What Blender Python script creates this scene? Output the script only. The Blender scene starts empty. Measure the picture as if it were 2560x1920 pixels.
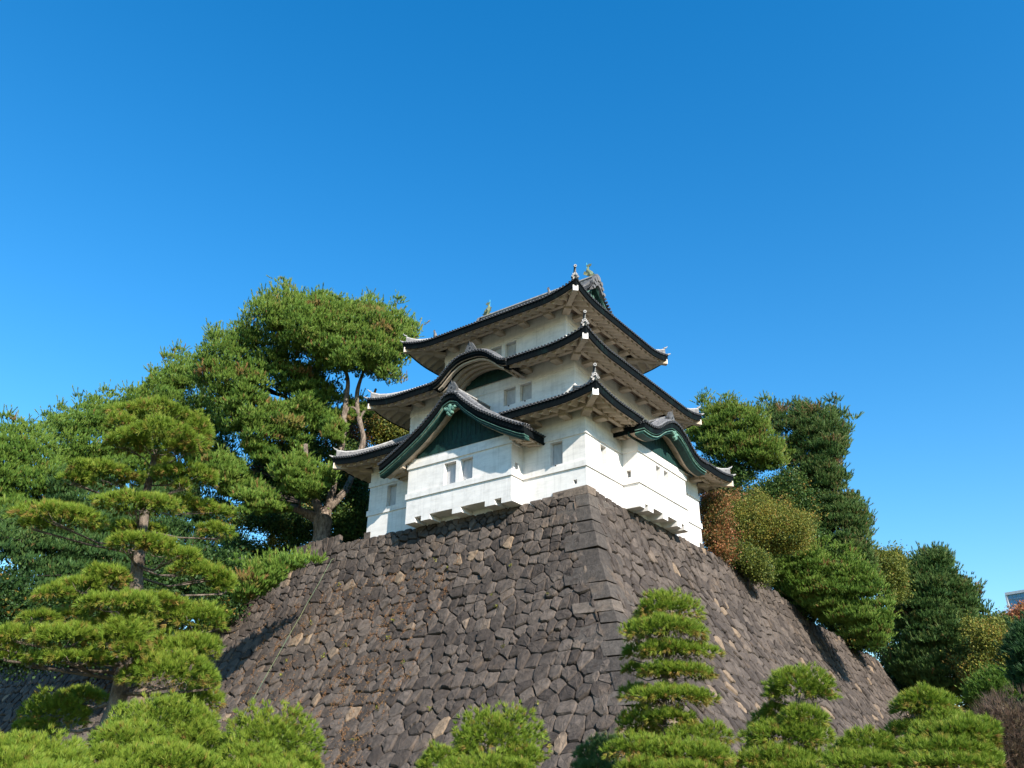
import bpy, bmesh, math, random
import numpy as np
from mathutils import Vector
R = math.radians
sc = bpy.context.scene
COL = sc.collection

# ------------------------------------------------------------------ camera
FPX = 2147.7                                   # focal length in pixels of a 2560 wide frame
YAW, PITCH, ROLL = R(36.4914), R(26.0195), R(0.7433)
CAM = np.array([20.435, -33.804, 1.6])
_f = np.array([-math.sin(YAW)*math.cos(PITCH), math.cos(YAW)*math.cos(PITCH), math.sin(PITCH)])
_r = np.array([math.cos(YAW), math.sin(YAW), 0.0])
_u = np.cross(_r, _f)
CR = math.cos(ROLL)*_r + math.sin(ROLL)*_u
CU = -math.sin(ROLL)*_r + math.cos(ROLL)*_u
CF = _f
cam = bpy.data.cameras.new('camera')
cam.sensor_fit = 'HORIZONTAL'; cam.sensor_width = 36.0
cam.lens = 36.0*FPX/2560.0
cam.clip_start = 0.1; cam.clip_end = 6000
camo = bpy.data.objects.new('camera', cam); COL.objects.link(camo)
from mathutils import Matrix
camo.matrix_world = Matrix(((CR[0], CU[0], -CF[0], CAM[0]), (CR[1], CU[1], -CF[1], CAM[1]),
                            (CR[2], CU[2], -CF[2], CAM[2]), (0, 0, 0, 1)))
sc.camera = camo

def at(px, py, dist):
    """survey helper: the point seen at (px,py) of the 2212 wide sighting sheet, dist metres away over the ground"""
    k = 2560.0/2212.0
    d = CF + CR*((px*k-1280)/FPX) - CU*((py*k-960)/FPX)
    return CAM + d*(dist/math.hypot(d[0], d[1]))

def mpp(px, py, dist):                          # metres per sighting pixel there
    return float(np.linalg.norm(at(px+1, py, dist)-at(px, py, dist)))

# ------------------------------------------------------------------ light
SUN = Vector((1.47, -0.62, 1.0)).normalized()
sun_el = math.asin(SUN.z); sun_az = math.atan2(SUN.x, SUN.y)
w = bpy.data.worlds.new('World'); sc.world = w; w.use_nodes = True
nt = w.node_tree; nt.nodes.clear()
sky = nt.nodes.new('ShaderNodeTexSky'); sky.sky_type = 'NISHITA'; sky.sun_disc = False
sky.sun_elevation = sun_el; sky.sun_rotation = sun_az
sky.altitude = 0; sky.air_density = 1.45; sky.dust_density = 0.0; sky.ozone_density = 5.0
hsv = nt.nodes.new('ShaderNodeHueSaturation'); hsv.inputs['Saturation'].default_value = 1.345
bg = nt.nodes.new('ShaderNodeBackground'); bg.inputs['Strength'].default_value = 0.128
wo = nt.nodes.new('ShaderNodeOutputWorld')
nt.links.new(sky.outputs[0], hsv.inputs['Color']); nt.links.new(hsv.outputs[0], bg.inputs[0]); nt.links.new(bg.outputs[0], wo.inputs[0])
sl = bpy.data.lights.new('sun', 'SUN'); sl.energy = 5.0; sl.angle = R(0.5); sl.color = (1.0, 0.93, 0.83)
so = bpy.data.objects.new('sun', sl); COL.objects.link(so)
so.rotation_euler = (-SUN).to_track_quat('-Z', 'Y').to_euler(); so.location = (40, -40, 60)
sc.view_settings.view_transform = 'Standard'; sc.view_settings.look = 'None'
sc.view_settings.exposure = 0.85; sc.view_settings.gamma = 1.0
sc.cycles.max_bounces = 6; sc.cycles.diffuse_bounces = 3; sc.cycles.transmission_bounces = 2; sc.cycles.transparent_max_bounces = 4

# ------------------------------------------------------------------ mesh helpers
class MB:
    def __init__(s): s.v = []; s.f = []; s.m = []
    def add(s, vs, fs, m=0):
        o = len(s.v); s.v += [tuple(map(float, p)) for p in vs]
        s.f += [tuple(i+o for i in f) for f in fs]; s.m += [m]*len(fs)
    def quad(s, a, b, c, d, m=0): s.add([a, b, c, d], [(0, 1, 2, 3)], m)
    def hexa(s, P, m=0):            # P: 4 bottom corners then 4 top corners, both counterclockwise
        s.add(P, [(3, 2, 1, 0), (4, 5, 6, 7), (0, 1, 5, 4), (1, 2, 6, 5), (2, 3, 7, 6), (3, 0, 4, 7)], m)
    def box(s, x0, x1, y0, y1, z0, z1, m=0, M=None):
        P = [(x0, y0, z0), (x1, y0, z0), (x1, y1, z0), (x0, y1, z0), (x0, y0, z1), (x1, y0, z1), (x1, y1, z1), (x0, y1, z1)]
        if M: P = [M(*p) for p in P]
        s.hexa(P, m)
    def tube(s, pts, rad, n=8, m=0, cap=True):
        pts = [np.array(p, float) for p in pts]; k = len(pts)
        if not hasattr(rad, '__len__'): rad = [rad]*k
        rings = []; prev = None
        for i, p in enumerate(pts):
            t = pts[min(i+1, k-1)]-pts[max(i-1, 0)]; t = t/(np.linalg.norm(t)+1e-9)
            if prev is None:
                a = np.array([0, 0, 1.0]) if abs(t[2]) < .9 else np.array([1.0, 0, 0])
            else: a = prev
            b = np.cross(t, a); b /= np.linalg.norm(b)+1e-9; a = np.cross(b, t); prev = a
            rings.append([p+rad[i]*(math.cos(2*math.pi*j/n)*a+math.sin(2*math.pi*j/n)*b) for j in range(n)])
        vs = [q for r in rings for q in r]; fs = []
        for i in range(k-1):
            for j in range(n):
                fs.append((i*n+j, i*n+(j+1) % n, (i+1)*n+(j+1) % n, (i+1)*n+j))
        if cap: fs.append(tuple(range(n))[::-1]); fs.append(tuple((k-1)*n+j for j in range(n)))
        s.add(vs, fs, m)
    def strip(s, A, B, m=0):        # ruled sheet between two polylines
        n = len(A); s.add(list(A)+list(B), [(i, i+1, n+i+1, n+i) for i in range(n-1)], m)
    def ring(s, c, ax, r0, r1, n=10, m=0, up=None):   # flat annulus / disc facing ax
        c = np.array(c, float); ax = np.array(ax, float); ax /= np.linalg.norm(ax)
        a = np.cross(ax, [0, 0, 1.0]) if abs(ax[2]) < .9 else np.cross(ax, [1.0, 0, 0])
        a /= np.linalg.norm(a); b = np.cross(ax, a)
        P = lambda r: [c+r*(math.cos(2*math.pi*j/n)*a+math.sin(2*math.pi*j/n)*b) for j in range(n)]
        if r0 <= 0: s.add(P(r1), [tuple(range(n))], m)
        else: s.add(P(r0)+P(r1), [(j, (j+1) % n, n+(j+1) % n, n+j) for j in range(n)], m)

def obj(name, mb, mats, parent=None, smooth=False):
    me = bpy.data.meshes.new(name)
    me.from_pydata(mb.v, [], mb.f)
    if not isinstance(mats, (list, tuple)): mats = [mats]
    for m in mats: me.materials.append(m)
    if any(mb.m): me.polygons.foreach_set('material_index', mb.m)
    if smooth: me.polygons.foreach_set('use_smooth', [True]*len(mb.f))
    me.update()
    o = bpy.data.objects.new(name, me); COL.objects.link(o)
    if parent is not None: hang(o, parent)
    return o

def world_loc(o):
    l = np.array(o.location, float)
    while o.parent: o = o.parent; l = l+np.array(o.location, float)
    return l

def hang(o, parent):                # parent without rotation: keep geometry where it was built
    o.parent = parent
    o.location = tuple(-world_loc(parent)+np.array(o.location, float))

def empty(name, loc):
    o = bpy.data.objects.new(name, None); o.empty_display_size = 0.3; o.location = tuple(loc); COL.objects.link(o); return o

def tag(o, label=None, cat=None, group=None, kind=None):
    if label: o['label'] = label
    if cat: o['category'] = cat
    if group: o['group'] = group
    if kind: o['kind'] = kind
    return o

# ------------------------------------------------------------------ materials
def mat(name, col, rough=0.8, col2=None, scale=4.0, bump=0.0, bscale=30.0, stretch=(1, 1, 1), detail=6, lo=.35, hi=.65, island=0.0, spec=.3, bdist=.02):
    m = bpy.data.materials.new(name); m.use_nodes = True; t = m.node_tree; N = t.nodes; L = t.links
    b = N['Principled BSDF']; b.inputs['Roughness'].default_value = rough; b.inputs['Specular IOR Level'].default_value = spec
    tc = N.new('ShaderNodeTexCoord'); mp = N.new('ShaderNodeMapping'); mp.inputs['Scale'].default_value = stretch
    L.new(tc.outputs['Object'], mp.inputs[0])
    c = None
    if col2 is not None:
        n = N.new('ShaderNodeTexNoise'); n.inputs['Scale'].default_value = scale; n.inputs['Detail'].default_value = detail; n.inputs['Roughness'].default_value = .65
        L.new(mp.outputs[0], n.inputs['Vector'])
        r = N.new('ShaderNodeValToRGB'); r.color_ramp.elements[0].position = lo; r.color_ramp.elements[1].position = hi
        r.color_ramp.elements[0].color = (*col, 1); r.color_ramp.elements[1].color = (*col2, 1)
        L.new(n.outputs['Fac'], r.inputs[0]); c = r.outputs[0]
    if island:
        g = N.new('ShaderNodeNewGeometry'); mm = N.new('ShaderNodeMapRange')
        mm.inputs['To Min'].default_value = 1-island; mm.inputs['To Max'].default_value = 1+island
        L.new(g.outputs['Random Per Island'], mm.inputs[0])
        x = N.new('ShaderNodeMix'); x.data_type = 'RGBA'; x.blend_type = 'MULTIPLY'; x.inputs[0].default_value = 1
        if c is None: x.inputs[6].default_value = (*col, 1)
        else: L.new(c, x.inputs[6])
        L.new(mm.outputs[0], x.inputs[7]); c = x.outputs[2]
    if c is None: b.inputs['Base Color'].default_value = (*col, 1)
    else: L.new(c, b.inputs['Base Color'])
    if bump:
        n2 = N.new('ShaderNodeTexNoise'); n2.inputs['Scale'].default_value = bscale; n2.inputs['Detail'].default_value = 8; n2.inputs['Roughness'].default_value = .7
        L.new(mp.outputs[0], n2.inputs['Vector'])
        bp = N.new('ShaderNodeBump'); bp.inputs['Strength'].default_value = bump; bp.inputs['Distance'].default_value = bdist
        L.new(n2.outputs['Fac'], bp.inputs['Height']); L.new(bp.outputs[0], b.inputs['Normal'])
    return m

M_PLASTER = mat('plaster_white', (.79, .75, .705), .85, (.59, .56, .52), 1.1, .12, 9, (1, 1, 2.2), lo=.45, hi=.85)
def streaks(m, dark=.78):
    t = m.node_tree; N = t.nodes; L = t.links; b = N['Principled BSDF']; src = b.inputs['Base Color'].links[0].from_socket
    tc = N.new('ShaderNodeTexCoord'); prev = src
    for sc_, st, lo, hi, f in ((1.0, (5, 5, .35), .50, .75, dark), (1.0, (.55, .55, 7), .46, .80, .84), (1.3, (1, 1, .8), .55, .74, .80)):
        mp = N.new('ShaderNodeMapping'); mp.inputs['Scale'].default_value = st; L.new(tc.outputs['Object'], mp.inputs[0])
        n = N.new('ShaderNodeTexNoise'); n.inputs['Scale'].default_value = sc_; n.inputs['Detail'].default_value = 7; n.inputs['Roughness'].default_value = .7; L.new(mp.outputs[0], n.inputs[0])
        r = N.new('ShaderNodeMapRange'); r.inputs[1].default_value = lo; r.inputs[2].default_value = hi; r.inputs[3].default_value = 1; r.inputs[4].default_value = f; L.new(n.outputs['Fac'], r.inputs[0])
        x = N.new('ShaderNodeMix'); x.data_type = 'RGBA'; x.blend_type = 'MULTIPLY'; x.inputs[0].default_value = 1; L.new(prev, x.inputs[6]); L.new(r.outputs[0], x.inputs[7]); prev = x.outputs[2]
    L.new(prev, b.inputs['Base Color'])
streaks(M_PLASTER)
M_CEIL_SHADE = mat('eave_ceiling_shade', (.26, .19, .14), .9, (.18, .13, .10), 3)  # plaster ceiling painted dark brown for the shade above the girder
M_SOFFIT_SHADE = mat('plaster_eaves_shaded', (.50, .405, .31), .85, (.35, .275, .205), 2.5, .15, 12, lo=.4, hi=.75)  # stained plaster, browned further to carry the shade and bounce under the eaves
M_PANEL = mat('window_panel', (.50, .50, .50), .8, (.36, .36, .37), 5, .15, 20, (1, 1, .3))
M_DARK = mat('dark_gap', (.02, .018, .016), .9)
M_FASCIA = mat('black_copper', (.005, .007, .008), .8, (.010, .026, .024), 1.2, .1, 10, lo=.55, hi=.8, spec=.05)
M_GREEN = mat('green_copper', (.004, .022, .019), .7, (.011, .058, .047), 2.2, .25, 9, (3, 3, 1), lo=.38, hi=.75)
M_PATINA = mat('pale_patina', (.16, .30, .23), .6, (.035, .10, .08), 5, .1, 10, lo=.38, hi=.66)
M_TILE = mat('roof_tile', (.075, .075, .08), .65, (.25, .24, .23), 6, .2, 22, lo=.35, hi=.7, island=.3)
M_CAP = mat('tile_end_dark', (.020, .020, .022), .6)
M_RIM = mat('tile_end_rim', (.15, .147, .143), .6)
M_LIME = mat('lime_edge', (.42, .405, .385), .8, (.24, .23, .22), 7)
M_BRONZE = mat('weathered_bronze', (.20, .19, .09), .5, (.10, .16, .11), 7, .2, 25)
M_ROD = mat('copper_rod', (.10, .45, .42), .5)
M_BARK = mat('pine_bark', (.10, .075, .057), .9, (.29, .23, .18), 7, 1.0, 11, (1, 1, .4), lo=.38, hi=.62, bdist=.12)
M_ORN = mat('ornament_tile', (.045, .045, .048), .6, (.13, .127, .122), 12, .3, 25)
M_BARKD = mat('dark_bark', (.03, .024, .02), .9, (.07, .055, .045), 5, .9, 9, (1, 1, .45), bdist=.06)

def stone_mat(name, dark, light, tan, tanp, scale=3.0):
    m = bpy.data.materials.new(name); m.use_nodes = True; t = m.node_tree; N = t.nodes; L = t.links
    b = N['Principled BSDF']; b.inputs['Roughness'].default_value = .85; b.inputs['Specular IOR Level'].default_value = .25
    tc = N.new('ShaderNodeTexCoord'); g = N.new('ShaderNodeNewGeometry')
    r = N.new('ShaderNodeValToRGB'); E = r.color_ramp.elements
    E[0].position = 0; E[0].color = (*dark, 1); E[1].position = 1-tanp; E[1].color = (*light, 1)
    e = E.new(1-tanp*.45); e.color = (*tan, 1)
    L.new(g.outputs['Random Per Island'], r.inputs[0])
    n = N.new('ShaderNodeTexNoise'); n.inputs['Scale'].default_value = scale; n.inputs['Detail'].default_value = 8; n.inputs['Roughness'].default_value = .72
    L.new(tc.outputs['Object'], n.inputs[0])
    mr = N.new('ShaderNodeMapRange'); mr.inputs[1].default_value = .3; mr.inputs[2].default_value = .7; mr.inputs[3].default_value = .5; mr.inputs[4].default_value = 1.6
    L.new(n.outputs['Fac'], mr.inputs[0])
    x = N.new('ShaderNodeMix'); x.data_type = 'RGBA'; x.blend_type = 'MULTIPLY'; x.inputs[0].default_value = 1
    L.new(r.outputs[0], x.inputs[6]); L.new(mr.outputs[0], x.inputs[7])
    # lichen and dry moss patches
    n3 = N.new('ShaderNodeTexNoise'); n3.inputs['Scale'].default_value = .55; n3.inputs['Detail'].default_value = 7; n3.inputs['Roughness'].default_value = .75
    L.new(tc.outputs['Object'], n3.inputs[0])
    mr3 = N.new('ShaderNodeMapRange'); mr3.inputs[1].default_value = .56; mr3.inputs[2].default_value = .78; mr3.inputs[4].default_value = .55
    L.new(n3.outputs['Fac'], mr3.inputs[0])
    x3 = N.new('ShaderNodeMix'); x3.data_type = 'RGBA'; L.new(mr3.outputs[0], x3.inputs[0]); L.new(x.outputs[2], x3.inputs[6]); x3.inputs[7].default_value = (.22, .15, .095, 1)
    L.new(x3.outputs[2], b.inputs['Base Color'])
    n2 = N.new('ShaderNodeTexNoise'); n2.inputs['Scale'].default_value = 5; n2.inputs['Detail'].default_value = 10; n2.inputs['Roughness'].default_value = .75
    mp = N.new('ShaderNodeMapping'); mp.inputs['Rotation'].default_value = (.6, .4, .3); mp.inputs['Scale'].default_value = (1.6, 1.6, .6)
    L.new(tc.outputs['Object'], mp.inputs[0]); L.new(mp.outputs[0], n2.inputs[0])
    bp = N.new('ShaderNodeBump'); bp.inputs['Strength'].default_value = .9; bp.inputs['Distance'].default_value = .07
    L.new(n2.outputs['Fac'], bp.inputs['Height']); L.new(bp.outputs[0], b.inputs['Normal'])
    return m
M_STONE = stone_mat('rampart_stone', (.045, .035, .029), (.108, .085, .069), (.21, .15, .10), .04)
M_CORNER = stone_mat('corner_stone', (.055, .045, .038), (.102, .085, .071), (.14, .108, .083), .12, 4.5)

def leaf_mat(name, greens, trans=.25, rough=.55):
    """greens: colours along the face attribute 'tint' 0..1"""
    m = bpy.data.materials.new(name); m.use_nodes = True; t = m.node_tree; N = t.nodes; L = t.links
    N.remove(N['Principled BSDF']); out = N['Material Output']
    a = N.new('ShaderNodeAttribute'); a.attribute_name = 'tint'
    r = N.new('ShaderNodeValToRGB'); E = r.color_ramp.elements
    while len(E) < len(greens): E.new(.5)
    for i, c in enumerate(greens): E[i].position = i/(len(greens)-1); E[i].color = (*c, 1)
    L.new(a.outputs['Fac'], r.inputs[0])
    b = N.new('ShaderNodeBsdfPrincipled'); b.inputs['Roughness'].default_value = rough; b.inputs['Specular IOR Level'].default_value = .25
    tr = N.new('ShaderNodeBsdfTranslucent'); mx = N.new('ShaderNodeMixShader'); mx.inputs[0].default_value = trans
    L.new(r.outputs[0], b.inputs['Base Color']); L.new(r.outputs[0], tr.inputs[0])
    L.new(b.outputs[0], mx.inputs[1]); L.new(tr.outputs[0], mx.inputs[2]); L.new(mx.outputs[0], out.inputs[0])
    return m
M_GARDEN = leaf_mat('garden_pine_needles', [(.030, .070, .010), (.085, .155, .014), (.160, .245, .024), (.235, .295, .034), (.31, .19, .055)])
M_PINE = leaf_mat('pine_needles', [(.028, .076, .018), (.078, .160, .024), (.138, .228, .032), (.195, .26, .045), (.28, .16, .06)], .15)
M_PINED = leaf_mat('dark_pine_needles', [(.016, .052, .020), (.042, .100, .030), (.074, .146, .036), (.12, .175, .045), (.24, .13, .06)], .15)  # own colour of the dark pines; on shaded pines it paints in the shade
M_OLIVE = leaf_mat('olive_leaves', [(.045, .075, .018), (.12, .15, .024), (.20, .21, .036), (.29, .24, .04), (.32, .16, .045)])
M_RED = leaf_mat('autumn_leaves', [(.06, .08, .02), (.14, .11, .03), (.30, .13, .05), (.36, .14, .06), (.24, .08, .04)])
M_BROAD = leaf_mat('broad_leaves', [(.012, .035, .01), (.035, .08, .018), (.07, .125, .024), (.15, .17, .032), (.26, .15, .03)])
M_DRY = leaf_mat('dry_twigs', [(.05, .035, .025), (.10, .07, .05), (.16, .10, .07), (.13, .10, .05), (.22, .15, .10)])

# ------------------------------------------------------------------ ground and terrain
def kb(z):                                      # batter of the rampart: how far the face stands out at height z
    h = max(0.0, 15.4-z); return .265*h+.022*h*h
def interp(x, pts):
    if x <= pts[0][0]: return pts[0][1]
    for (a, b), (c, d) in zip(pts, pts[1:]):
        if x <= c: return b+(d-b)*(x-a)/(c-a)
    return pts[-1][1]
TL = [(-70, 11.3), (-30, 11.0), (-28, 11.35), (-26, 11.9), (-23.8, 12.8), (-22, 13.6), (-20.6, 14.8), (-18.8, 15.12), (-4.5, 15.12), (-2.2, 15.22), (-.9, 15.36), (10, 15.44)]
TR = [(-10, 15.44), (.8, 15.38), (3, 15.22), (13, 15.2), (18, 15.15), (22, 14.9), (26, 14.35), (30, 13.5), (44, 12.7), (60, 12.4)]

M_GROUND = mat('lawn_and_soil', (.05, .07, .025), .95, (.12, .11, .06), .6, .3, 40)
M_SOIL = mat('leaf_litter_soil', (.035, .03, .018), .95, (.07, .06, .03), 3, .4, 10)
g = MB(); S_ = 2500
g.quad((-S_, -S_, 0), (S_, -S_, 0), (S_, S_, 0), (-S_, S_, 0))
tag(obj('ground', g, M_GROUND), kind='structure')
hm = MB(); nx, ny = 46, 30
xs = [-90+ (90-.6)*i/(nx-1) for i in range(nx)]; ys = [.6+(42.5-.6)*j/(ny-1) for j in range(ny)]
rnd = random.Random(3)
V = [(x, y, min(interp(x, TL)+min(3.5, max(0, -x-19)*.0+(y*.09 if x < -19 else 0)), interp(y, TR))-.22+rnd.uniform(-.05, .05)) for y in ys for x in xs]
Fq = [(j*nx+i, j*nx+i+1, (j+1)*nx+i+1, (j+1)*nx+i) for j in range(ny-1) for i in range(nx-1)]
hm.add(V, Fq)
# skirt down to the ground
edge = [(i, 0) for i in range(nx)]+[(nx-1, j) for j in range(1, ny)]+[(i, ny-1) for i in range(nx-2, -1, -1)]+[(0, j) for j in range(ny-2, -1, -1)]
A_ = [V[j*nx+i] for i, j in edge]; hm.strip(A_, [(a[0], a[1], -.2) for a in A_])
tag(obj('terrain', hm, M_SOIL), kind='structure')

# ------------------------------------------------------------------ the stone rampart
def L_pt(a, z, o=0.0):
    s = .265+.044*max(0, 15.4-z); n = math.hypot(1, s)
    return (a, -kb(z)-o/n, z+o*s/n)
def R_pt(a, z, o=0.0):
    s = .265+.044*max(0, 15.4-z); n = math.hypot(1, s)
    return (kb(z)+o/n, a, z+o*s/n)

def clip(poly, a, b, c):                        # keep a*x+b*y<=c
    out = []
    for i in range(len(poly)):
        p, q = poly[i], poly[(i+1) % len(poly)]
        dp, dq = a*p[0]+b*p[1]-c, a*q[0]+b*q[1]-c
        if dp <= 0: out.append(p)
        if dp*dq < 0:
            t = dp/(dp-dq); out.append((p[0]+t*(q[0]-p[0]), p[1]+t*(q[1]-p[1])))
    return out

def stone(mb, poly, P, rg, gap=.022, proud=.06, tilt=.12, rough=1.0):
    n = len(poly); ca = sum(p[0] for p in poly)/n; cz = sum(p[1] for p in poly)/n
    pts = []
    for i in range(n):
        p, q = poly[i], poly[(i+1) % n]; l = math.hypot(q[0]-p[0], q[1]-p[1])
        # cut the corners a little so stones are not knife sharp
        c = min(.3, .06/max(l, .01))
        pts.append((p[0]+(q[0]-p[0])*c, p[1]+(q[1]-p[1])*c))
        if l > .3:
            t = rg.uniform(.35, .65); j = .035*rough
            pts.append((p[0]+(q[0]-p[0])*t+rg.uniform(-j, j), p[1]+(q[1]-p[1])*t+rg.uniform(-j, j)))
        pts.append((p[0]+(q[0]-p[0])*(1-c), p[1]+(q[1]-p[1])*(1-c)))
    n = len(pts); ta, tz = rg.uniform(-tilt, tilt), rg.uniform(-tilt, tilt)*1.0
    e0 = rg.uniform(-.05, .03)*rough; e1 = e0+proud+rg.uniform(-.01, .03)*rough
    def ring(sc_, o, jit):
        r = []
        for a, z in pts:
            d = math.hypot(a-ca, z-cz); f = max(.2, sc_-gap/max(d, .05))
            aa, zz = ca+(a-ca)*f, cz+(z-cz)*f
            r.append(P(aa, zz, o+ta*(aa-ca)+tz*(zz-cz)+rg.uniform(-jit, jit)))
        return r
    r0 = ring(1, -.20, 0); r1 = ring(1, e0, .012*rough); r2 = ring(.90, e1, .012*rough); r3 = ring(.5, e1+.012, .016*rough)
    cpt = P(ca, cz, e1+.02+rg.uniform(-.02, .03))
    vs = r0+r1+r2+r3+[cpt]; fs = []
    for k in range(3):
        for i in range(n): fs.append((k*n+i, k*n+(i+1) % n, (k+1)*n+(i+1) % n, (k+1)*n+i))
    for i in range(n): fs.append((3*n+i, 3*n+(i+1) % n, 4*n))
    mb.add(vs, fs)

def voronoi_face(mb, P, amin, amax, top, zmin, bound, rg, sx, sz, flip):
    """random rubble laid in wavering rows; bound(poly) trims against the corner blocks"""
    sites = []; z = 15.2; first = True; row = 0
    while z > zmin:
        h = .42 if first else sz*rg.uniform(.82, 1.2)
        a = amin+rg.uniform(0, sx)
        while a < amax:
            wd = (.58*rg.uniform(.7, 1.4)) if first else sx*rg.choice([.4, .65, .9, 1, 1.2, 1.5])*rg.uniform(.85, 1.15)
            ja = .05 if first else .17*sx; jz = .02 if first else .19*sz
            sites.append((a+wd/2+rg.uniform(-ja, ja), (min(top(a+wd/2), 15.45)-.2 if first else z)+rg.uniform(-jz, jz)+(0 if first else .12*math.sin(a*.35+row*1.3)+.35*max(0, top(a)-15.13))))
            a += wd
        z -= .26+.5*sz if first else (h+(sz*rg.uniform(.82, 1.2)))/2; first = False; row += 1
    cell = 1.2; H = {}
    for i, s in enumerate(sites): H.setdefault((int(s[0]//cell), int(s[1]//cell)), []).append(i)
    for i, (a, z) in enumerate(sites):
        tp = top(a)
        if z > tp+.05: continue
        poly = [(a-1, z-.8), (a+1, z-.8), (a+1, z+.8), (a-1, z+.8)]
        ci, cj = int(a//cell), int(z//cell)
        nb = [j for di in (-1, 0, 1) for dj in (-1, 0, 1) for j in H.get((ci+di, cj+dj), ()) if j != i]
        for j in nb:
            b, y = sites[j]; dx, dz = b-a, y-z
            poly = clip(poly, dx, dz, dx*(a+b)/2+dz*(z+y)/2)
            if len(poly) < 3: break
        if len(poly) < 3: continue
        if abs(a) < 17 and z > 14: poly = clip(poly, 0, 1, tp)
        poly = bound(poly, z)
        if len(poly) < 3: continue
        ar = .5*abs(sum(poly[q][0]*poly[(q+1) % len(poly)][1]-poly[(q+1) % len(poly)][0]*poly[q][1] for q in range(len(poly))))
        if ar < .02: continue
        if flip: poly = poly[::-1]
        top_row = z > 15.0
        stone(mb, poly, P, rg, gap=rg.choice([.004, .008, .012, .018, .04]), proud=.03 if top_row else .05, tilt=.04 if top_row else .14, rough=.5 if top_row else 1)

ramp = empty('stone_rampart', (0, 0, 0))
tag(ramp, 'tall sloping rampart of dark rough stones carrying the white tower', 'stone wall')
YEND = 43.9
rg = random.Random(11)
lf = MB()
def bndL(poly, z):
    s = .265+.044*max(0, 15.4-z)
    c = kb(z)-.75; return clip(poly, 1, s, c+s*z)          # a <= k(z)-.75 linearised
voronoi_face(lf, L_pt, -60, 9, lambda a: interp(a, TL), .6, bndL, rg, .70, .50, False)
rf = MB()
def bndR(poly, z):
    s = .265+.044*max(0, 15.4-z)
    poly = clip(poly, -1, -s, -(-kb(z)+.75)-s*z)
    return clip(poly, 1, s, YEND+kb(z)-.5+s*z)             # far end corner
voronoi_face(rf, R_pt, -9, YEND+9, lambda a: interp(a, TR), .6, bndR, rg, .74, .50, True)
obj('rubble_face', lf, M_STONE, ramp); obj('rubble_face', rf, M_STONE, ramp)

# corner blocks laid alternately long and short
cs = bmesh.new()
z = 15.44; i = 0
while z > .3:
    h = rg.uniform(.50, .92)
    if i == 0: h = .5
    zb_, zt_ = z-h+.025, z
    l1, l2 = (rg.uniform(1.7, 2.5), rg.uniform(.75, 1.0)) if i % 2 == 0 else (rg.uniform(.75, 1.1), rg.uniform(1.7, 2.4))
    pr = .06+rg.uniform(-.03, .05)
    def plan(zz):
        k = kb(zz)+pr
        return [(k-l1, -k), (k, -k), (k, -k+l2), (k-.7, -k+l2), (k-.7, -k+.7), (k-l1, -k+.7)]
    b = [cs.verts.new((x+rg.uniform(-.03, .03), y+rg.uniform(-.03, .03), zb_+rg.uniform(-.04, .03))) for x, y in plan(zb_)]
    t = [cs.verts.new((x+rg.uniform(-.03, .03), y+rg.uniform(-.03, .03), zt_+rg.uniform(-.04, .01))) for x, y in plan(zt_)]
    cs.faces.new(b[::-1]); cs.faces.new(t)
    for q in range(6): cs.faces.new((b[q], b[(q+1) % 6], t[(q+1) % 6], t[q]))
    z -= h; i += 1
def finish_blocks(cs):
    bmesh.ops.bevel(cs, geom=cs.edges[:], offset=.03, segments=2, affect='EDGES', profile=.6)
    me = bpy.data.meshes.new('corner_blocks'); cs.to_mesh(me); cs.free(); me.materials.append(M_CORNER)
    o = bpy.data.objects.new('corner_blocks', me); COL.objects.link(o); hang(o, ramp)
finish_blocks(cs); cs = bmesh.new()
# far end corner of the right face
z = 12.75; i = 0
while z > .3:
    h = rg.uniform(.6, .85); zb_, zt_ = z-h+.025, z
    l1 = 1.9 if i % 2 else .9
    P = []
    for zz in (zb_, zt_):
        k = kb(zz)+.06; ye = YEND+kb(zz); P.append([(k, ye-l1), (k, ye), (k-1.6, ye), (k-1.6, ye-.8), (k-.8, ye-l1)])
    b = [cs.verts.new((x, y, zb_)) for x, y in P[0]]; t = [cs.verts.new((x, y, zt_)) for x, y in P[1]]
    cs.faces.new(b[::-1]); cs.faces.new(t)
    for q in range(5): cs.faces.new((b[q], b[(q+1) % 5], t[(q+1) % 5], t[q]))
    z -= h; i += 1
finish_blocks(cs)
# earth core behind the stones
core = MB(); zz = [15.2-15.2*q/24 for q in range(25)]
for q in range(24):
    z0, z1 = zz[q], zz[q+1]
    for a0 in range(-62, 10, 1):
        a1 = a0+1; 
        if z0 > interp(a0+.5, TL)-.1: continue
        lim0, lim1 = kb(z0)-.14, kb(z1)-.14
        if a0 > lim1: continue
        core.quad(L_pt(min(a0, lim0), z0, -.14), L_pt(min(a0, lim1), z1, -.14), L_pt(min(a1, lim1), z1, -.14), L_pt(min(a1, lim0), z0, -.14))
    for a0 in range(-10, 53, 1):
        a1 = a0+1
        if z0 > interp(a0+.5, TR)-.1: continue
        lo0, lo1 = -kb(z0)+.14, -kb(z1)+.14; hi0, hi1 = YEND+kb(z0), YEND+kb(z1)
        if a1 < lo1 or a0 > hi1: continue
        f = lambda a, lo, hi: max(lo, min(a, hi))
        core.quad(R_pt(f(a0, lo0, hi0), z0, -.14), R_pt(f(a1, lo0, hi0), z0, -.14), R_pt(f(a1, lo1, hi1), z1, -.14), R_pt(f(a0, lo1, hi1), z1, -.14))
    if z0 < 12.6: core.quad((kb(z0), YEND+kb(z0)-.1, z0), (-20, YEND+kb(z0)-.1, z0), (-20, YEND+kb(z1)-.1, z1), (kb(z1), YEND+kb(z1)-.1, z1))
obj('earth_core', core, mat('earth_joint', (.028, .022, .018), .95, (.10, .07, .045), 2, .5, 12), ramp)

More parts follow.
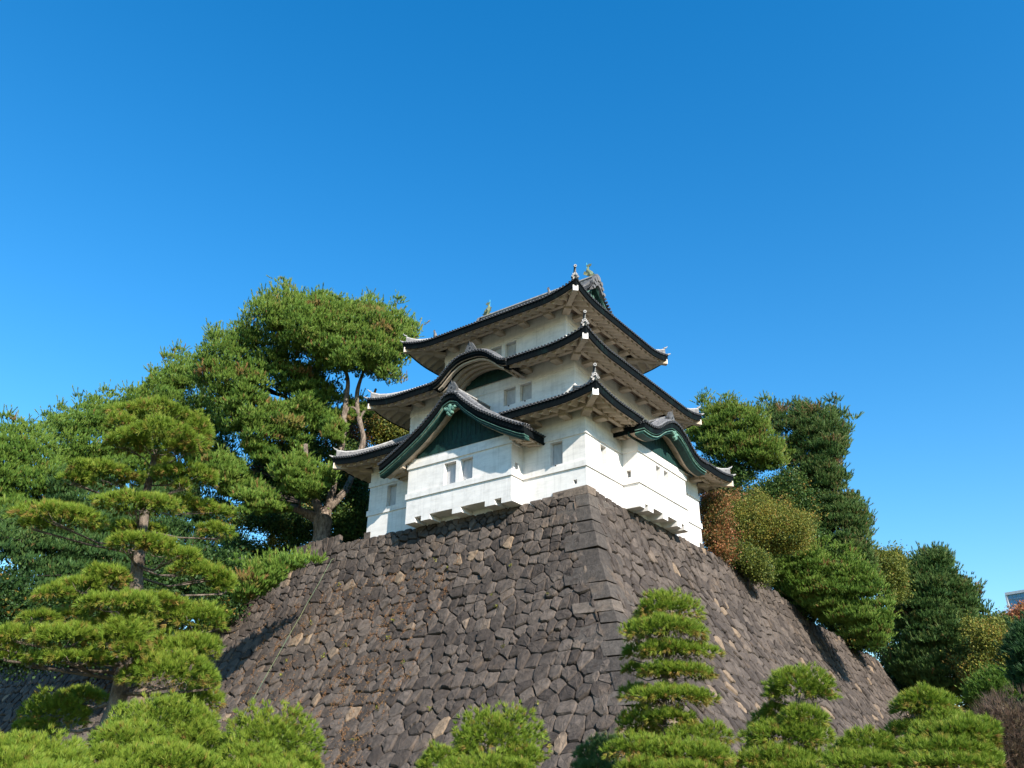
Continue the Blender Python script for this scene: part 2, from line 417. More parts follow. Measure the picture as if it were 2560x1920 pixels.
def on_left(px, py):                            # point of the left face seen there
    lo, hi = 15.0, 110.0
    for _ in range(50):
        m_ = (lo+hi)/2; p = at(px, py, m_)
        if p[1] > -kb(p[2])-.13: hi = m_
        else: lo = m_
    return at(px, py, lo)
rp = MB()
D_ = [(718, 1210), (690, 1262), (665, 1305), (650, 1333), (632, 1364), (600, 1420), (573, 1467), (548, 1512), (526, 1551), (510, 1580)]
P_ = [on_left(x, y)+np.array([0, -.06, .02])+np.array([0, 0, rg.uniform(-.02, .02)]) for x, y in D_]
rp.tube([P_[0]+np.array([0, .6, .35])]+P_, .011, 6)
M_ROPE = mat('green_rope', (.10, .20, .13), .8, (.26, .27, .12), 1.2)
ro = obj('rope', rp, M_ROPE, smooth=True)
tag(ro, 'thin green rope hanging slantwise down the stone rampart', 'rope')

# ------------------------------------------------------------------ the tower
tower = empty('castle_tower', (-7.42, 6.48, 15.2))
tag(tower, 'white three storey castle tower with dark tiled curving roofs on the stone rampart', 'castle tower')
W1 = (-14.84, 0.0, 0.0, 12.96)
def inset(i): return (W1[0]+i, W1[1]-i, W1[2]+i, W1[3]-i)
W2, W3 = inset(1.46), inset(2.84)
def sides(W):
    x0, x1, y0, y1 = W
    return {'front': ((lambda a, q, z: (a, y0-q, z)), x0, x1), 'right': ((lambda a, q, z: (x1+q, a, z)), y0, y1),
            'back': ((lambda a, q, z: (a, y1+q, z)), x0, x1), 'left': ((lambda a, q, z: (x0-q, a, z)), y0, y1)}

def wall_sheet(mb, M, a0, a1, z0, z1, holes=(), depth=.3):
    A = sorted({a0, a1, *[h[0] for h in holes], *[h[1] for h in holes]}); Z = sorted({z0, z1, *[h[2] for h in holes], *[h[3] for h in holes]})
    for i in range(len(A)-1):
        for j in range(len(Z)-1):
            ca, cz = (A[i]+A[i+1])/2, (Z[j]+Z[j+1])/2
            if any(h[0] < ca < h[1] and h[2] < cz < h[3] for h in holes): continue
            mb.quad(M(A[i], 0, Z[j]), M(A[i+1], 0, Z[j]), M(A[i+1], 0, Z[j+1]), M(A[i], 0, Z[j+1]))
    for h in holes:
        b0, b1, c0, c1 = h; d = -depth
        mb.quad(M(b0, 0, c0), M(b0, d, c0), M(b0, d, c1), M(b0, 0, c1)); mb.quad(M(b1, 0, c0), M(b1, d, c0), M(b1, d, c1), M(b1, 0, c1))
        mb.quad(M(b0, 0, c1), M(b0, d, c1), M(b1, d, c1), M(b1, 0, c1)); mb.quad(M(b0, 0, c0), M(b0, d, c0), M(b1, d, c0), M(b1, 0, c0))

def windows(M, holes, parent, depth=.3, nub=True, dark=False):
    for b0, b1, c0, c1 in holes:
        p = MB(); d = depth
        p.box(b0+.002, b1-.002, -d-.05, -d+.012, c0+.002, c1-.002, 0, M)
        if b1-b0 > .5:                          # the sliding panel stands before a fixed one
            p.box(b0+.03, b0+(b1-b0)*.86, -d+.014, -d+.05, c0+.02, c1-.02, 0, M)
        w_ = obj('window', p, [M_PANEL], parent)
        if nub:
            nb = MB(); ac = b0+(b1-b0)*.45
            nb.box(ac-.035, ac+.035, -.02, .035, c0-.075, c0-.02, 0, M)
            obj('drain_spout', nb, M_DARK, w_)

def course(parent, W, z0, z1, q=.07, skip=()):
    x0, x1, y0, y1 = W
    for nme, (M, a0, a1) in sides(W).items():
        segs = [(a0-(q if nme in ('front', 'back') else 0), a1+(q if nme in ('front', 'back') else 0))]
        for s0, s1 in [(s[1], s[2]) for s in skip if s[0] == nme]:
            segs = [t for a, b in segs for t in ((a, min(b, s0)), (max(a, s1), b)) if t[1]-t[0] > .01]
        for a, b in segs:
            mb = MB(); mb.box(a, b, .0, q, z0, z1, 0, M); obj('string_course', mb, M_PLASTER, parent)

# bays: front x -10.9..-3.82 stands out .98 ; right y 3.6..9.2 stands out .93
FB = (-10.9, -3.82, .98); RB = (3.6, 9.2, .93)
ZU, ZL = (18.165, 18.45), (16.43, 16.74)        # string courses of the ground storey
S1 = sides(W1)
w1 = MB()
h_front = [(-13.42, -12.70, 16.78, 18.05), (-2.12, -1.37, 16.84, 18.07)]
h_right = [(1.42, 2.02, 16.80, 18.05), (10.65, 11.28, 16.80, 18.05)]
M, a0, a1 = S1['front']; wall_sheet(w1, M, a0, a1, 14.9, 19.9, h_front+[(-.755, -.56, 15.62, 15.84)])
M, a0, a1 = S1['right']; wall_sheet(w1, M, a0, a1, 14.9, 19.9, h_right)
for n_ in ('back', 'left'): M, a0, a1 = S1[n_]; wall_sheet(w1, M, a0, a1, 14.5, 19.9)
storey1 = obj('storey_wall', w1, M_PLASTER, tower)
windows(S1['front'][0], h_front, storey1); windows(S1['right'][0], h_right, storey1)
lp = MB(); lp.box(-.753, -.562, -.3, -.28, 15.622, 15.838, 0, S1['front'][0]); obj('wall_notch', lp, M_PANEL, storey1)  # small recess near the corner, closed by a grey panel
for z0, z1 in (ZU, ZL):
    course(storey1, W1, z0, z1, skip=[('front', FB[0], FB[1]), ('right', RB[0], RB[1])])
fs = MB()                                       # footing stones at the tower's outer ends
fs.box(-14.98, -14.5, -.03, .4, 14.9, 15.48); obj('footing_stone', fs, M_CORNER, tower)
fs = MB(); fs.box(-.35, .03, 12.55, 13.1, 14.9, 15.5); obj('footing_stone', fs, M_CORNER, tower)

def bay(M, b0, b1, q0, ztop, zbot, znotch, blocks, holes, sideholes, tilt):
    mb = MB(); Mf = lambda a, q, z: M(a, q0+q, z)
    wall_sheet(mb, Mf, b0, b1, znotch, ztop, holes)
    for s, (e, sg) in enumerate(((b0, -1), (b1, 1))):
        Ms = lambda a, q, z, e=e, sg=sg: M(e+sg*q, a, z)
        wall_sheet(mb, Ms, -.02, q0, znotch, ztop+.6, sideholes)
    mb.quad(M(b0, 0, znotch), M(b1, 0, znotch), M(b1, q0, znotch), M(b0, q0, znotch))
    for c0, c1 in blocks:
        P = [M(c0, -.1, zbot), M(c1+tilt, -.1, zbot), M(c1+tilt, q0+.002, zbot), M(c0, q0+.002, zbot), M(c0, -.1, znotch+.004), M(c1, -.1, znotch+.004), M(c1, q0+.002, znotch+.004), M(c0, q0+.002, znotch+.004)]
        mb.hexa(P)
    o = obj('projecting_bay', mb, M_PLASTER, tower)
    windows(Mf, holes, o)
    for s, (e, sg) in enumerate(((b0, -1), (b1, 1))):
        Ms = lambda a, q, z, e=e, sg=sg: M(e+sg*q, a, z)
        for h in sideholes: windows(Ms, [h], o, nub=False)
    for z0, z1 in (ZU, ZL):
        c = MB(); q = .07
        c.box(b0-q, b1+q, q0, q0+q, z0, z1, 0, M); c.box(b0-q, b0, .071, q0, z0, z1, 0, M); c.box(b1, b1+q, .071, q0, z0, z1, 0, M)
        obj('string_course', c, M_PLASTER, o)
    return o
MF, MR = S1['front'][0], S1['right'][0]
bay(MF, *FB, 18.75, 15.07, 15.36, [(-10.9, -10.26), (-9.77, -9.20), (-7.62, -7.06), (-5.46, -4.87), (-4.42, -3.82)],
    [(-8.30, -7.48, 16.76, 17.99), (-7.18, -6.34, 16.80, 18.0)], [(.44, .66, 16.85, 17.23)], .09)
bay(MR, *RB, 18.72, 15.17, 15.44, [(3.6, 4.14), (4.46, 5.03), (6.10, 6.68), (7.74, 8.30), (8.62, 9.2)],
    [(5.64, 6.15, 16.79, 18.02), (6.55, 7.06, 16.81, 18.02)], [(.24, .49, 16.82, 17.19)], -.02)

for Wn, hz, zb_, zt_, band, nm in ((W2, [(-6.22, -5.40, 21.75, 22.80), (-5.10, -4.28, 21.75, 22.80), (-10.6, -9.8, 21.75, 22.80), (-9.44, -8.62, 21.75, 22.8)], 20.5, 23.9, (22.86, 23.14), 2),
                               (W3, [(-8.30, -7.5, 25.7, 26.70), (-7.22, -6.41, 25.7, 26.70)], 24.6, 28.0, (26.82, 27.14), 3)):
    mb = MB(); S_n = sides(Wn)
    for n_, (M, a0, a1) in S_n.items(): wall_sheet(mb, M, a0, a1, zb_, zt_, hz if n_ == 'front' else ())
    o = obj('storey_wall', mb, M_PLASTER, tower); windows(S_n['front'][0], hz, o)
    course(o, Wn, *band, q=.03)

# ---- hipped roofs
TS = .212
def rise(d): return .38*d+.06*d*d
class Roof:
    def __init__(s): s.tile, s.cap, s.fas, s.sof, s.arm, s.hip = MB(), MB(), MB(), MB(), MB(), MB(); s.bits = []

def rib(mb, P, n=5, r=.052, m=0):
    """half round tile row: P = list of (centre, side vector, up vector)"""
    vs = []; 
    for c, sd, up in P:
        for j in range(n):
            t = math.pi*j/(n-1); vs.append(np.array(c)+r*math.cos(t)*np.array(sd)+r*1.15*math.sin(t)*np.array(up))
    fs = [(i*n+j, i*n+j+1, (i+1)*n+j+1, (i+1)*n+j) for i in range(len(P)-1) for j in range(n-1)]
    mb.add(vs, fs, m)

def capdisc(mb, c, ax, r=.070):
    c = np.array(c, float); ax = np.array(ax, float)
    mb.tube([c-ax*.10, c], r, 9, 0, cap=False)
    mb.ring(c, ax, 0, r*.84, 9, 0); mb.ring(c+ax*.012, ax, r*.82, r, 9, 1)
    

def hip_roof(W, k, ze, lift, run, zb, cut, gab=None, armstep=1.95):
    x0, x1, y0, y1 = W; rf = Roof(); L = .5
    def zt(s, d): return ze+rise(d)+lift*max(0, 1-s/2.7)**2*max(0, 1-d/2.7)**2
    for name, (M, A0, A1) in sides(W).items():
        e0, e1 = A0-k, A1+k; ax = np.array(M(0, 1, 0))-np.array(M(0, 0, 0)); av = np.array(M(1, 0, 0))-np.array(M(0, 0, 0)); up = np.array([0, 0, 1.0])
        n = int(round((e1-e0)/TS)); st = (e1-e0)/n
        endside = gab is not None and name in ('left', 'right')
        full = name in ('front', 'right')
        prof = []
        for i in range(n+1):
            a = e0+st*i; s = min(a-e0, e1-a)
            dm = run if not (gab and endside) else gab+.3
            if gab and not endside and s >= gab: dmax = dm
            else: dmax = min(s, dm)
            dmin = max([0]+[c[2](a) for c in cut if c[0] == name and c[1][0] < a < c[1][1]])
            prof.append((a, s, dmin, dmax))
        for i, (a, s, dmin, dmax) in enumerate(prof):
            if dmax-dmin > .08:
                ns = 7 if full else 3
                ds = [dmin+(dmax-dmin)*j/ns for j in range(ns+1)]
                rib(rf.tile, [(np.array(M(a, k-d, zt(s, d)-.055)), av, up) for d in ds], 5 if full else 3)
            if dmin == 0 and 0 < i < n: capdisc(rf.cap, np.array(M(a, k+.03, zt(s, 0)-.058)), ax)
            if i < n:
                b, s2, dmin2, dmax2 = prof[i+1]
                if max(dmax, dmax2)-max(dmin, dmin2) > .02:
                    D0 = [max(dmin, 0)+(dmax-dmin)*j/5 for j in range(6)]; D1 = [dmin2+(dmax2-dmin2)*j/5 for j in range(6)]
                    rf.tile.strip([M(a, k-d, zt(s, d)-.062) for d in D0], [M(b, k-d, zt(s2, d)-.062) for d in D1])
                    if dmin == 0 and dmin2 == 0:
                        # pan tile lip, fascia, soffit
                        rf.fas.quad(M(a, k, zt(s, 0)-.06), M(b, k, zt(s2, 0)-.06), M(b, k-.02, zt(s2, 0)-.13), M(a, k-.02, zt(s, 0)-.13))
                        P = lambda A, q, dz, S: M(A, q, zt(S, 0)+dz)
                        tr = lambda A, q: (max(A, e0+(k-q)) if A < (e0+e1)/2 else min(A, e1-(k-q)))
                        F = [(k-.035, -.115), (k-.06, -.455), (k-.13, -.455)]
                        for (qa, za), (qb, zb2) in zip(F, F[1:]):
                            rf.fas.quad(P(tr(a, qa), qa, za, s), P(tr(b, qa), qa, za, s2), P(tr(b, qb), qb, zb2, s2), P(tr(a, qb), qb, zb2, s))
                        F = [(k-.05, -.43), (k-.05, -.465), (k-.075, -.47)]
                        for (qa, za), (qb, zb2) in zip(F, F[1:]):
                            rf.fas.quad(P(tr(a, qa), qa, za, s), P(tr(b, qa), qa, za, s2), P(tr(b, qb), qb, zb2, s2), P(tr(a, qb), qb, zb2, s), 0)
                        rf.fas.quad(P(tr(a, k-.035), k-.035, -.115, s), P(tr(b, k-.035), k-.035, -.115, s2), P(tr(b, k-.2), k-.2, -.10, s2), P(tr(a, k-.2), k-.2, -.10, s))
        # waved plaster soffit
        qo, qi = k-.13, .5; zi = zb+.40
        m = int((e1-e0)/.0475); stp = (e1-e0)/m
        def sof(a, q, wave=True):
            s = min(a-e0, e1-a); t = (qo-q)/(qo-qi)
            z0_ = zt(s, 0)-.44; z = z0_+(zi-ze+ze-z0_)*t if False else z0_*(1-t)+(zi+lift*.6*max(0, 1-s/2.7)**2)*t
            wv = .13*math.cos(2*math.pi*(a-e0)/.57) if wave else 0
            return M(tr2(a, q), q, z-wv-(.05 if wave else 0))
        tr2 = lambda A, q: (max(A, e0+(k-q)) if A < (e0+e1)/2 else min(A, e1-(k-q)))
        if True:
            for i in range(m):
                a, b = e0+stp*i, e0+stp*(i+1); c_ = (a+b)/2
                if any(c[0] == name and c[1][0] < c_ < c[1][1] for c in cut): continue
                s = min(c_-e0, e1-c_)
                if s < .1: continue
                Q = [qo-.16, (qo+qi)/2, qi]
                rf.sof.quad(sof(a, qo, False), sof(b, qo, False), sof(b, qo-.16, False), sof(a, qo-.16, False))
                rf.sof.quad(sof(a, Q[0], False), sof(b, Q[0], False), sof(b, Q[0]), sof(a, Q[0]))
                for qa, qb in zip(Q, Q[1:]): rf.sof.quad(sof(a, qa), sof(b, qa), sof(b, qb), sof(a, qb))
        # ceiling, girder, bracket arms
        cuts = [c[1] for c in cut if c[0] == name]
        segs = [(A0-.62, A1+.62)]
        for c0, c1 in cuts: segs = [t for p, q in segs for t in ((p, min(q, c0+.1)), (max(p, c1-.1), q)) if t[1]-t[0] > .05]
        for p, q in segs:
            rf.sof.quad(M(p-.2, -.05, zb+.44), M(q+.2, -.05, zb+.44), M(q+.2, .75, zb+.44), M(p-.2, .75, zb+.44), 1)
            g_ = MB(); g_.box(p, q, .50, .72, zb+.14, zb+.36, 0, M); rf.bits.append(('eave_beam', g_, [M_SOFFIT_SHADE]))
        a = A0+.95; na = int(round((A1-A0-1.9)/armstep)); stp2 = (A1-A0-1.9)/na
        for i in range(na+1):
            c_ = a+stp2*i
            if any(c0-.2 < c_ < c1+.2 for c0, c1 in cuts): continue
            g_ = MB(); g_.box(c_-.21, c_+.21, -.02, .66, zb-.02, zb+.17, 0, M); rf.bits.append(('bracket_arm', g_, [M_SOFFIT_SHADE]))
    # hips
    for sx, sy, X, Y in ((1, -1, x1, y0), (1, 1, x1, y1), (-1, -1, x0, y0), (-1, 1, x0, y1)):
        rf.hip, rf.arm = MB(), MB()
        D = np.array([sx, sy, 0])/math.sqrt(2); Nn = np.array([-D[1], D[0], 0])
        C = lambda o, z: np.array([X+sx*o, Y+sy*o, z])
        dm = gab if gab else run
        tip = zt(0, 0)
        ds = [.18+ (dm-.18)*j/8 for j in range(9)]
        def sec(d, w, z): p = C(k-d, zt(d, d)+z); return [p-Nn*w, p+Nn*w]
        H = lambda d: .30+.06*max(0, 1-d/.8)
        up = lambda d: .16*max(0, 1-d/.9)**2
        for (w0, h0), (w1_, h1), m_ in (((.13, -.1), (.13, .22), 0), ((.13, .22), (.105, .30), 1), ((.105, .30), (0, .34), 1)):
            for sg in (0, 1):
                rf.hip.strip([sec(d, w0, h0+up(d)*(h0 > 0))[sg] for d in ds], [sec(d, w1_, h1+up(d))[sg] for d in ds], m_)
        e = sec(ds[0], .13, -.1)+sec(ds[0], .13, .34+up(ds[0]))[::-1]; rf.hip.quad(*e, 1)
        # horned tip and ridge end ornament
        rf.hip.tube([C(k-.20, tip+.42), C(k-.10, tip+.46), C(k-.02, tip+.58)], [.07, .05, .015], 6, 1)
        rf.hip.tube([C(k-.25, tip-.05), C(k-.03, tip-.03), C(k+.10, tip+.05)], [.08, .07, .03], 6, 1)
        if (sx, sy) == (1, -1):
            p = C(k-.14, tip+.12)
            for w_, z_, r_ in ((-.16, .0, .06), (.16, .0, .06), (-.10, .12, .06), (.10, .12, .06), (0, .20, .085)):
                q = p+Nn*w_+np.array([0, 0, z_]); rf.hip.tube([q-D*.14, q+D*.06], r_, 9, 0); rf.hip.ring(q+D*.064, D, r_*.5, r_, 9, 1); rf.hip.ring(q+D*.063, D, 0, r_*.5, 9, 2)
            q0, q1 = C(k-.28, tip+.42), C(k-.10, tip+.80)
            rf.hip.tube([q0, (q0+q1)/2, q1], .065, 9, 2)
            ax = (D*.92+np.array([0, 0, -.1])); ax /= np.linalg.norm(ax)
            rf.hip.tube([q1-ax*.08, q1+ax*.05], .085, 12, 0, cap=True); rf.hip.ring(q1+ax*.053, ax, .045, .085, 12, 1); rf.hip.ring(q1+ax*.052, ax, 0, .05, 10, 2)
        # hip rafter with its white end
        o1 = k-.13; zt_ = tip-.455; hw = .15
        P = []
        for o_, zz0, zz1 in ((0.25, zb+.12, zb+.44), (o1, zt_-.34, zt_)):
            c0 = C(o_, zz0); c1 = C(o_, zz1); P.append((c0-Nn*hw, c0+Nn*hw, c1+Nn*hw, c1-Nn*hw))
        rf.arm.add(list(P[0])+list(P[1]), [(0, 1, 5, 4), (1, 2, 6, 5), (2, 3, 7, 6), (3, 0, 4, 7), (4, 5, 6, 7)])
        e = P[1]; cc = D*.03; rf.arm.add(list(e)+[v+cc for v in e], [(4, 5, 6, 7), (0, 1, 5, 4), (1, 2, 6, 5), (2, 3, 7, 6), (3, 0, 4, 7)], 1)
        rf.bits.append(('hip_rafter', rf.arm, [M_SOFFIT_SHADE, M_PLASTER])); rf.bits.append(('hip_ridge', rf.hip, [M_TILE, M_LIME, M_CAP])); rf.arm = MB()
        # diagonal bracket arm on the wall corner
        P = []
        for o_ in (-.02, .50):
            for zz in (zb-.03, zb+.16):
                c0 = C(o_, zz); P += [c0-Nn*.22, c0+Nn*.22]
        b = P; rf.arm.add([b[0], b[4], b[5], b[1], b[2], b[6], b[7], b[3]], [(3, 2, 1, 0), (4, 5, 6, 7), (0, 1, 5, 4), (1, 2, 6, 5), (2, 3, 7, 6), (3, 0, 4, 7)]); rf.bits.append(('bracket_arm', rf.arm, [M_SOFFIT_SHADE]))
    off = len(rf.tile.v); rf.tile.v += rf.cap.v; rf.tile.f += [tuple(i+off for i in f_) for f_ in rf.cap.f]; rf.tile.m += [m_+1 for m_ in rf.cap.m]
    o = obj('roof', rf.tile, [M_TILE, M_CAP, M_RIM], tower)
    obj('fascia', rf.fas, [M_FASCIA, M_PATINA], o); obj('waved_soffit', rf.sof, [M_SOFFIT_SHADE, M_CEIL_SHADE], o)
    for n_, m_, mm_ in rf.bits: obj(n_, m_, mm_, o)
    return o

def pf(pts):
    def f(p):
        return interp(abs(p), pts)
    return f
# profiles (height over distance from the middle) measured on the picture
G_PROF = [(0, 21.62), (.45, 21.50), (.7, 21.20), (.9, 21.0), (1.13, 20.80), (1.58, 20.43), (2.03, 20.08), (2.53, 19.78), (3.0, 19.50), (3.5, 19.21), (4.05, 18.93), (4.55, 18.67), (4.9, 18.53), (5.0, 18.52)]
K2_PROF = [(0, 24.62), (.5, 24.60), (.9, 24.50), (1.3, 24.29), (1.7, 23.97), (2.1, 23.62), (2.4, 23.46), (2.6, 23.42), (2.9, 23.47), (3.2, 23.54)]
KR_PROF = [(0, 20.52), (.4, 20.48), (.85, 20.29), (1.2, 20.12), (1.55, 19.90), (1.9, 19.66), (2.2, 19.50), (2.5, 19.40), (2.85, 19.33), (3.2, 19.31), (3.6, 19.32), (3.8, 19.34)]
inv = lambda dz: (-.38+math.sqrt(max(0, .1444+.24*dz)))/.12 if dz > 0 else 0
gf, k2f, krf = pf(G_PROF), pf(K2_PROF), pf(KR_PROF)
CG, C2, CKR = -7.33, -7.22, 6.45
Z1, Z2, Z3 = 19.66, 23.54, 27.58
cut1 = [('front', (CG-3.35, CG+3.15), lambda a: max(.6, inv(gf(a-CG)-Z1+.02))), ('right', (CKR-3.45, CKR+3.45), lambda a: max(.75, inv(krf(a-CKR)-Z1+.02)))]
cut2 = [('front', (C2-2.6, C2+2.6), lambda a: max(.15, inv(k2f(a-C2)-Z2+.02)))]
roof1 = hip_roof(W1, 1.71, Z1, .34, 3.17, 19.10, cut1)
roof2 = hip_roof(W2, 1.98, Z2, .44, 3.36, 23.32, cut2)
roof3 = hip_roof(W3, 2.0, Z3, .53, 5.64, 27.32, [], gab=1.95)

# ---- gable and bow-fronted roofs
def gable_roof(name, M, c, prof, hw, qf, qb, ped, zped, layers, ridge_z, ridge_q, sides_, soffit):
    f = pf(prof); tl, cp, bd, pl = MB(), MB(), MB(), MB()
    T = lambda p, q, z: M(c+p, q, z)
    av = np.array(M(1, 0, 0))-np.array(M(0, 0, 0)); ax = np.array(M(0, 1, 0))-np.array(M(0, 0, 0)); up = np.array([0, 0, 1.])
    N = 40; ps = [-hw+2*hw*i/N for i in range(N+1)]
    for p, p2 in zip(ps, ps[1:]): tl.quad(T(p, qb, f(p)-.06), T(p2, qb, f(p2)-.06), T(p2, qf, f(p2)-.06), T(p, qf, f(p)-.06))
    q = qf-.05
    while q > qb:
        for sg in (-1, 1):
            P = []
            for i in range(13):
                p = sg*(.12+(hw-.12)*i/12); sl = (f(p+.05)-f(p-.05))/.1
                nrm = np.array(av)*(-sl)+up; nrm /= np.linalg.norm(nrm); P.append((T(p, q, f(p)-.055), ax, nrm))
            rib(tl, P)
            capdisc(cp, T(sg*(hw+.02), q, f(hw)-.055), sg*av)
        q -= TS
    for q, dz in ((qf-.06, .02), (qf-.24, .12), (qf-.42, .20), (qf-.60, .22)):   # raised verge of stacked tile rows
        for sg in (-1, 1):
            P = []
            for i in range(15):
                p = sg*hw*.985*(i/14); sl = (f(p+.05)-f(p-.05))/.1; nrm = np.array(av)*(-sl)+up; nrm /= np.linalg.norm(nrm)
                P.append((np.array(T(p, q, f(p)-.02))+nrm*dz*(1-.6*abs(p)/hw), ax, nrm))
            rib(tl, P, 5, .085)
    # row of round ends along the verge
    s = 0.0; p = .1; pp = []
    while p < hw:
        pp.append(p); p += .215/math.sqrt(1+((f(p+.05)-f(p-.05))/.1)**2)
    for p in pp:
        for sg in (-1, 1): capdisc(cp, T(sg*p, qf+.05, f(p)-.02), ax, .075)
    # layered barge boards
    for z0, z1, q0, q1, m in layers:
        up_ = [(p, f(p)-z0*(1+.12*abs(p)/hw*0)) for p in ps]; lo = [(p, f(p)-z1) for p in ps]
        bd.strip([T(p, q1, z) for p, z in up_], [T(p, q1, z) for p, z in lo], m)
        bd.strip([T(p, q1, z) for p, z in lo], [T(p, q0, z) for p, z in lo], m)
        bd.strip([T(p, q1, z) for p, z in up_], [T(p, q0, z) for p, z in up_], m)
        for e in (0, N): bd.quad(T(ps[e], q0, up_[e][1]), T(ps[e], q1, up_[e][1]), T(ps[e], q1, lo[e][1]), T(ps[e], q0, lo[e][1]), m)
    # closing plaster under the roof
    for p, p2 in zip(ps, ps[1:]): pl.quad(T(p, ped, f(p)-soffit), T(p2, ped, f(p2)-soffit), T(p2, qf-.1, f(p2)-soffit), T(p, qf-.1, f(p)-soffit))
    q = ped+.30; 
    while q < qf-.35:                           # curved plaster rafters
        Pa = [(p, f(p)-soffit) for p in ps[2:-2]]
        for dq, dz in ((0, 0),):
            A = [T(p, q, z) for p, z in Pa]; B = [T(p, q, z-.14) for p, z in Pa]; C_ = [T(p, q+.20, z-.14) for p, z in Pa]; D_ = [T(p, q+.20, z) for p, z in Pa]
            pl.strip(A, B); pl.strip(B, C_); pl.strip(C_, D_)
        q += .42
    # pediment
    pd = MB(); zp = [max(zped+.02, f(p)-soffit+.02) for p in ps]
    for (p, z), (p2, z2) in zip(zip(ps, zp), list(zip(ps, zp))[1:]):
        if max(z, z2) > zped+.03: pd.quad(T(p, ped, zped), T(p2, ped, zped), T(p2, ped, z2), T(p, ped, z))
    bw = max(p for p, z in zip(ps, zp) if z > zped+.1)
    pd.box(-bw, bw, ped, ped+.07, zped, zped+.24, 1, T); pd.box(-bw*.8, bw*.8, ped, ped+.045, zped+.26, zped+.50, 0, T)
    x = -bw+.2
    while x < bw:
        if f(x)-soffit > zped+.6: pd.box(x-.015, x+.015, ped+.002, ped+.02, zped+.5, f(x)-soffit, 0, T)
        x += .32
    # ridge with its end ornament
    rd = MB(); q0, q1 = ridge_q
    rd.box(-.16, .16, q0, q1, f(0)-.15, ridge_z-.12, 0, T); rd.box(-.20, .20, q0, q1+.03, ridge_z-.12, ridge_z-.05, 1, T)
    rd.tube([T(0, q0, ridge_z-.02), T(0, q1+.05, ridge_z-.02)], .09, 8, 0)
    q = q0
    while q < q1:                               # pierced pattern of the ridge sides
        for sg in (-1, 1): rd.ring(T(sg*.163, q, (f(0)+ridge_z)/2-.12), sg*av, .03, .07, 8, 3)
        q += .17
    zc = (f(0)+ridge_z)/2
    out = [(-.42, -.42), (-.30, -.2), (-.36, .02), (-.22, .26), (-.12, .42), (.12, .42), (.22, .26), (.36, .02), (.30, -.2), (.42, -.42), (.2, -.34), (0, -.22), (-.2, -.34)]
    fr = [T(p, q1+.16, zc+z+.05) for p, z in out]; bk = [T(p, q1-.02, zc+z+.05) for p, z in out]; n = len(out)
    rd.add(fr+bk, [tuple(range(n))]+[(i, (i+1) % n, n+(i+1) % n, n+i) for i in range(n)], 4)
    rd.ring(T(0, q1+.175, zc+.10), ax, .09, .15, 12, 3); rd.ring(T(0, q1+.17, zc+.10), ax, 0, .07, 10, 2)
    for sg in (-1, 1):
        for pz, zz, r_ in ((.25, -.26, .11), (.2, .08, .07)): rd.ring(T(sg*pz, q1+.172, zc+zz), ax, r_*.55, r_, 10, 3)
    rd.tube([T(0, q1+.02, ridge_z+.02), T(0, q1+.14, ridge_z+.14), T(0, q1+.22, ridge_z+.34)], [.06, .045, .015], 6, 4)
    # side eaves
    for sg in ((-1, 1) if sides_ else ()):
        p = sg*(hw-.05); z = f(hw)
        lo_, hi_ = min(p, p-sg*.1), max(p, p-sg*.1)
        bd.box(lo_, hi_, max(qb, -.02), qf-.12, z-.46, z-.10, 0, T)
        q = max(qb, 0)+.2
        pl.box(min(p-sg*.12, p-sg*1.0), max(p-sg*.12, p-sg*1.0), max(qb, -.02), qf-.75, z-.40, z-.30, 0, T)
        while q < qf-.35:
            P = [T(p-sg*.16, q, z-.56), T(p-sg*1.25, q, z-.32), T(p-sg*1.25, q+.24, z-.32), T(p-sg*.16, q+.24, z-.56), T(p-sg*.16, q, z-.38), T(p-sg*1.25, q, z-.14), T(p-sg*1.25, q+.24, z-.14), T(p-sg*.16, q+.24, z-.38)]
            pl.hexa(P); q += .48
    off = len(tl.v); tl.v += cp.v; tl.f += [tuple(i+off for i in f_) for f_ in cp.f]; tl.m += [m_+1 for m_ in cp.m]
    o = obj(name, tl, [M_TILE, M_CAP, M_RIM], tower)
    obj('bargeboard', bd, [M_FASCIA, M_GREEN, M_PATINA], o); obj('rafter_plaster', pl, [M_SOFFIT_SHADE], o)
    obj('pediment', pd, [M_GREEN, M_GREEN], o); obj('ridge_tiles', rd, [M_TILE, M_LIME, M_CAP, M_RIM, M_ORN], o)
    return o, f, T, ax, av
def pendant(o, T, ax, q, z, s):
    g_ = MB()
    for p, zz, r_ in ((0, 0, .16), (-.2, .06, .12), (.2, .06, .12), (-.12, -.17, .10), (.12, -.17, .10), (0, -.3, .08), (-.33, .12, .08), (.33, .12, .08), (0, .2, .13)):
        c_ = np.array(T(p*s, q, z+zz*s)); g_.tube([c_-ax*.08, c_+ax*.05, c_+ax*.09], [r_*s, r_*s, r_*s*.5], 9, 0)
    obj('gable_pendant', g_, [M_PATINA], o)
LAY_G = [(.06, .36, 1.55, 1.93, 0), (.36, .50, 1.50, 1.87, 0), (.50, .525, 1.50, 1.90, 2), (.525, .63, 1.45, 1.82, 1), (.63, .65, 1.45, 1.85, 2), (.65, .74, 1.45, 1.79, 1)]
o, f, T, ax, av = gable_roof('gable_roof', MF, CG, G_PROF, 4.95, 1.97, -1.40, .95, 18.72, LAY_G, 22.05, (-1.42, 1.66), True, .62)
pendant(o, T, ax, 1.86, 20.60, 1.0)
LAY_2 = [(.06, .24, .05, .62, 0), (.24, .34, .0, .55, 0), (.34, .40, -.05, .48, 0)]
o2, f, T, ax, av = gable_roof('bow_fronted_roof', MF, C2, K2_PROF, 2.62, .66, -2.84, -1.38, 23.45, LAY_2, 25.02, (-2.84, .36), False, .36)
